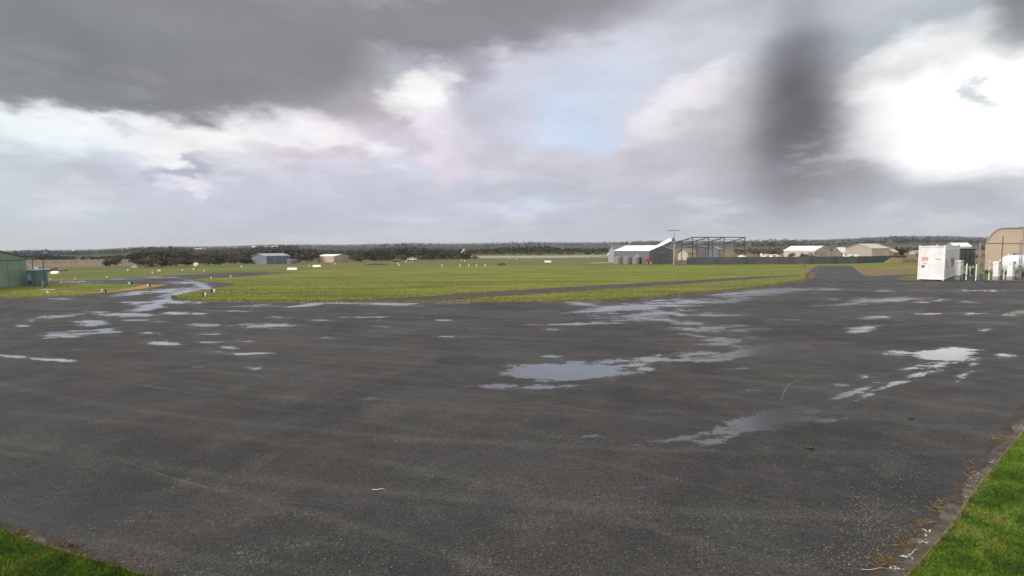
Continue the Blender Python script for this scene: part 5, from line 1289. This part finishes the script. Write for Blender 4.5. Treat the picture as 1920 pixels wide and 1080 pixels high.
# px range, depth range, height range (m), trees, leaves per tree
woods('distant_woodland', [(-300, 330, 205, 225, 1.2, 2.0, 420, 22), (-300, 560, 400, 470, 2.6, 4.2, 480, 16), (250, 560, 150, 200, 1.6, 2.8, 420, 26), (540, 880, 160, 215, 1.6, 2.8, 460, 24), (300, 1160, 250, 340, 2.4, 3.5, 950, 16),
   (-300, 2000, 600, 760, 2.8, 4.2, 900, 12), (-300, 2200, 900, 1150, 3.5, 5.5, 900, 10), (1380, 2100, 230, 270, 1.2, 2.0, 300, 18), (1380, 2100, 380, 450, 2.2, 3.4, 320, 16)], LF_DARK, 1)
woods('far_tree_belts', [(-400, 2300, 1400, 1650, 4, 7, 900, 8), (-400, 1300, 2200, 2400, 5, 8, 700, 8), (-400, 2300, 3200, 3400, 3, 7, 900, 7), (-400, 2300, 4300, 4600, 4, 8, 900, 7), (-100, 1200, 1900, 2000, 5, 8, 400, 8)], LF_DARK, 2)
woods('scrub', [(250, 560, 135, 150, .8, 1.7, 160, 20), (650, 900, 155, 175, .7, 1.6, 170, 20), (-300, 250, 158, 162, .25, .5, 200, 12), (860, 1150, 225, 245, .7, 1.6, 120, 18), (1380, 1700, 180, 220, .9, 1.9, 170, 18), (300, 860, 215, 300, 1.8, 3.2, 200, 18), (1720, 1850, 120, 140, .6, 1.4, 50, 18)], LF_BROWN, 3)
# far farm buildings: little pale houses among the trees
def farmhouse(px, D_, wpx, hpx, label, m=WHITE):
    g = at_depth(px, D_); tz = float(terr(g[0], g[1])); s = mpp(g); W_, h = wpx*s, hpx*s; o = thing('farmhouse', label, 'farmhouse', (g[0], g[1], tz+1.0))
    MB().box(0, W_, 0, W_*.5, -3, h*.6).build('wall', CREAM, o); MB().ext([(-.2, -.3, h*.6+.01), (-.2, W_*.25, h), (-.2, W_*.5+.3, h*.6+.01)], (W_+.4, 0, 0)).build('roof', m, o)
for px, D_, wp, hp, lb in ((472, 560, 8, 4, 'white farmhouse roof above the left end of the blue grey hangar'), (496, 575, 9, 4, 'pale farmhouse roof behind the middle of the blue grey hangar'), (509, 570, 11, 4, 'pale farmhouse roof behind the right end of the blue grey hangar'), (135, 800, 4, 3, 'tiny pale farmhouse in the dark trees above the red trailer'),
    (262, 820, 8, 3, 'pale farm roof in the dark trees above the clump of bushes'), (365, 560, 16, 2.2, 'long pale farm shed roof in the trees above the white drum'), (30, 1800, 9, 3, 'far pale barn on the left hillside above the green hangar'), (290, 1900, 22, 3, 'long pale far building on the left hillside'), (645, 2600, 20, 3, 'far pale buildings on the skyline above the peach shed')):
    farmhouse(px, D_, wp, hp, lb)

# ------------------------------------------------------------------ haze
def haze():
    me = MB().box(-9500, 9500, -9500, 9500, -1.0, 75).build('haze', bpy.data.materials.new('haze air'))
    m = me.data.materials[0]; m.use_nodes = True; t = NT(m.node_tree); t.n.clear()
    v = t.new('ShaderNodeVolumePrincipled', i={'Color': (.90, .93, .97, 1), 'Density': .00024, 'Anisotropy': 0.0}); oo = t.new('ShaderNodeOutputMaterial'); t.l.new(v.outputs[0], oo.inputs['Volume'])
    tag(me, kind='stuff')
haze()
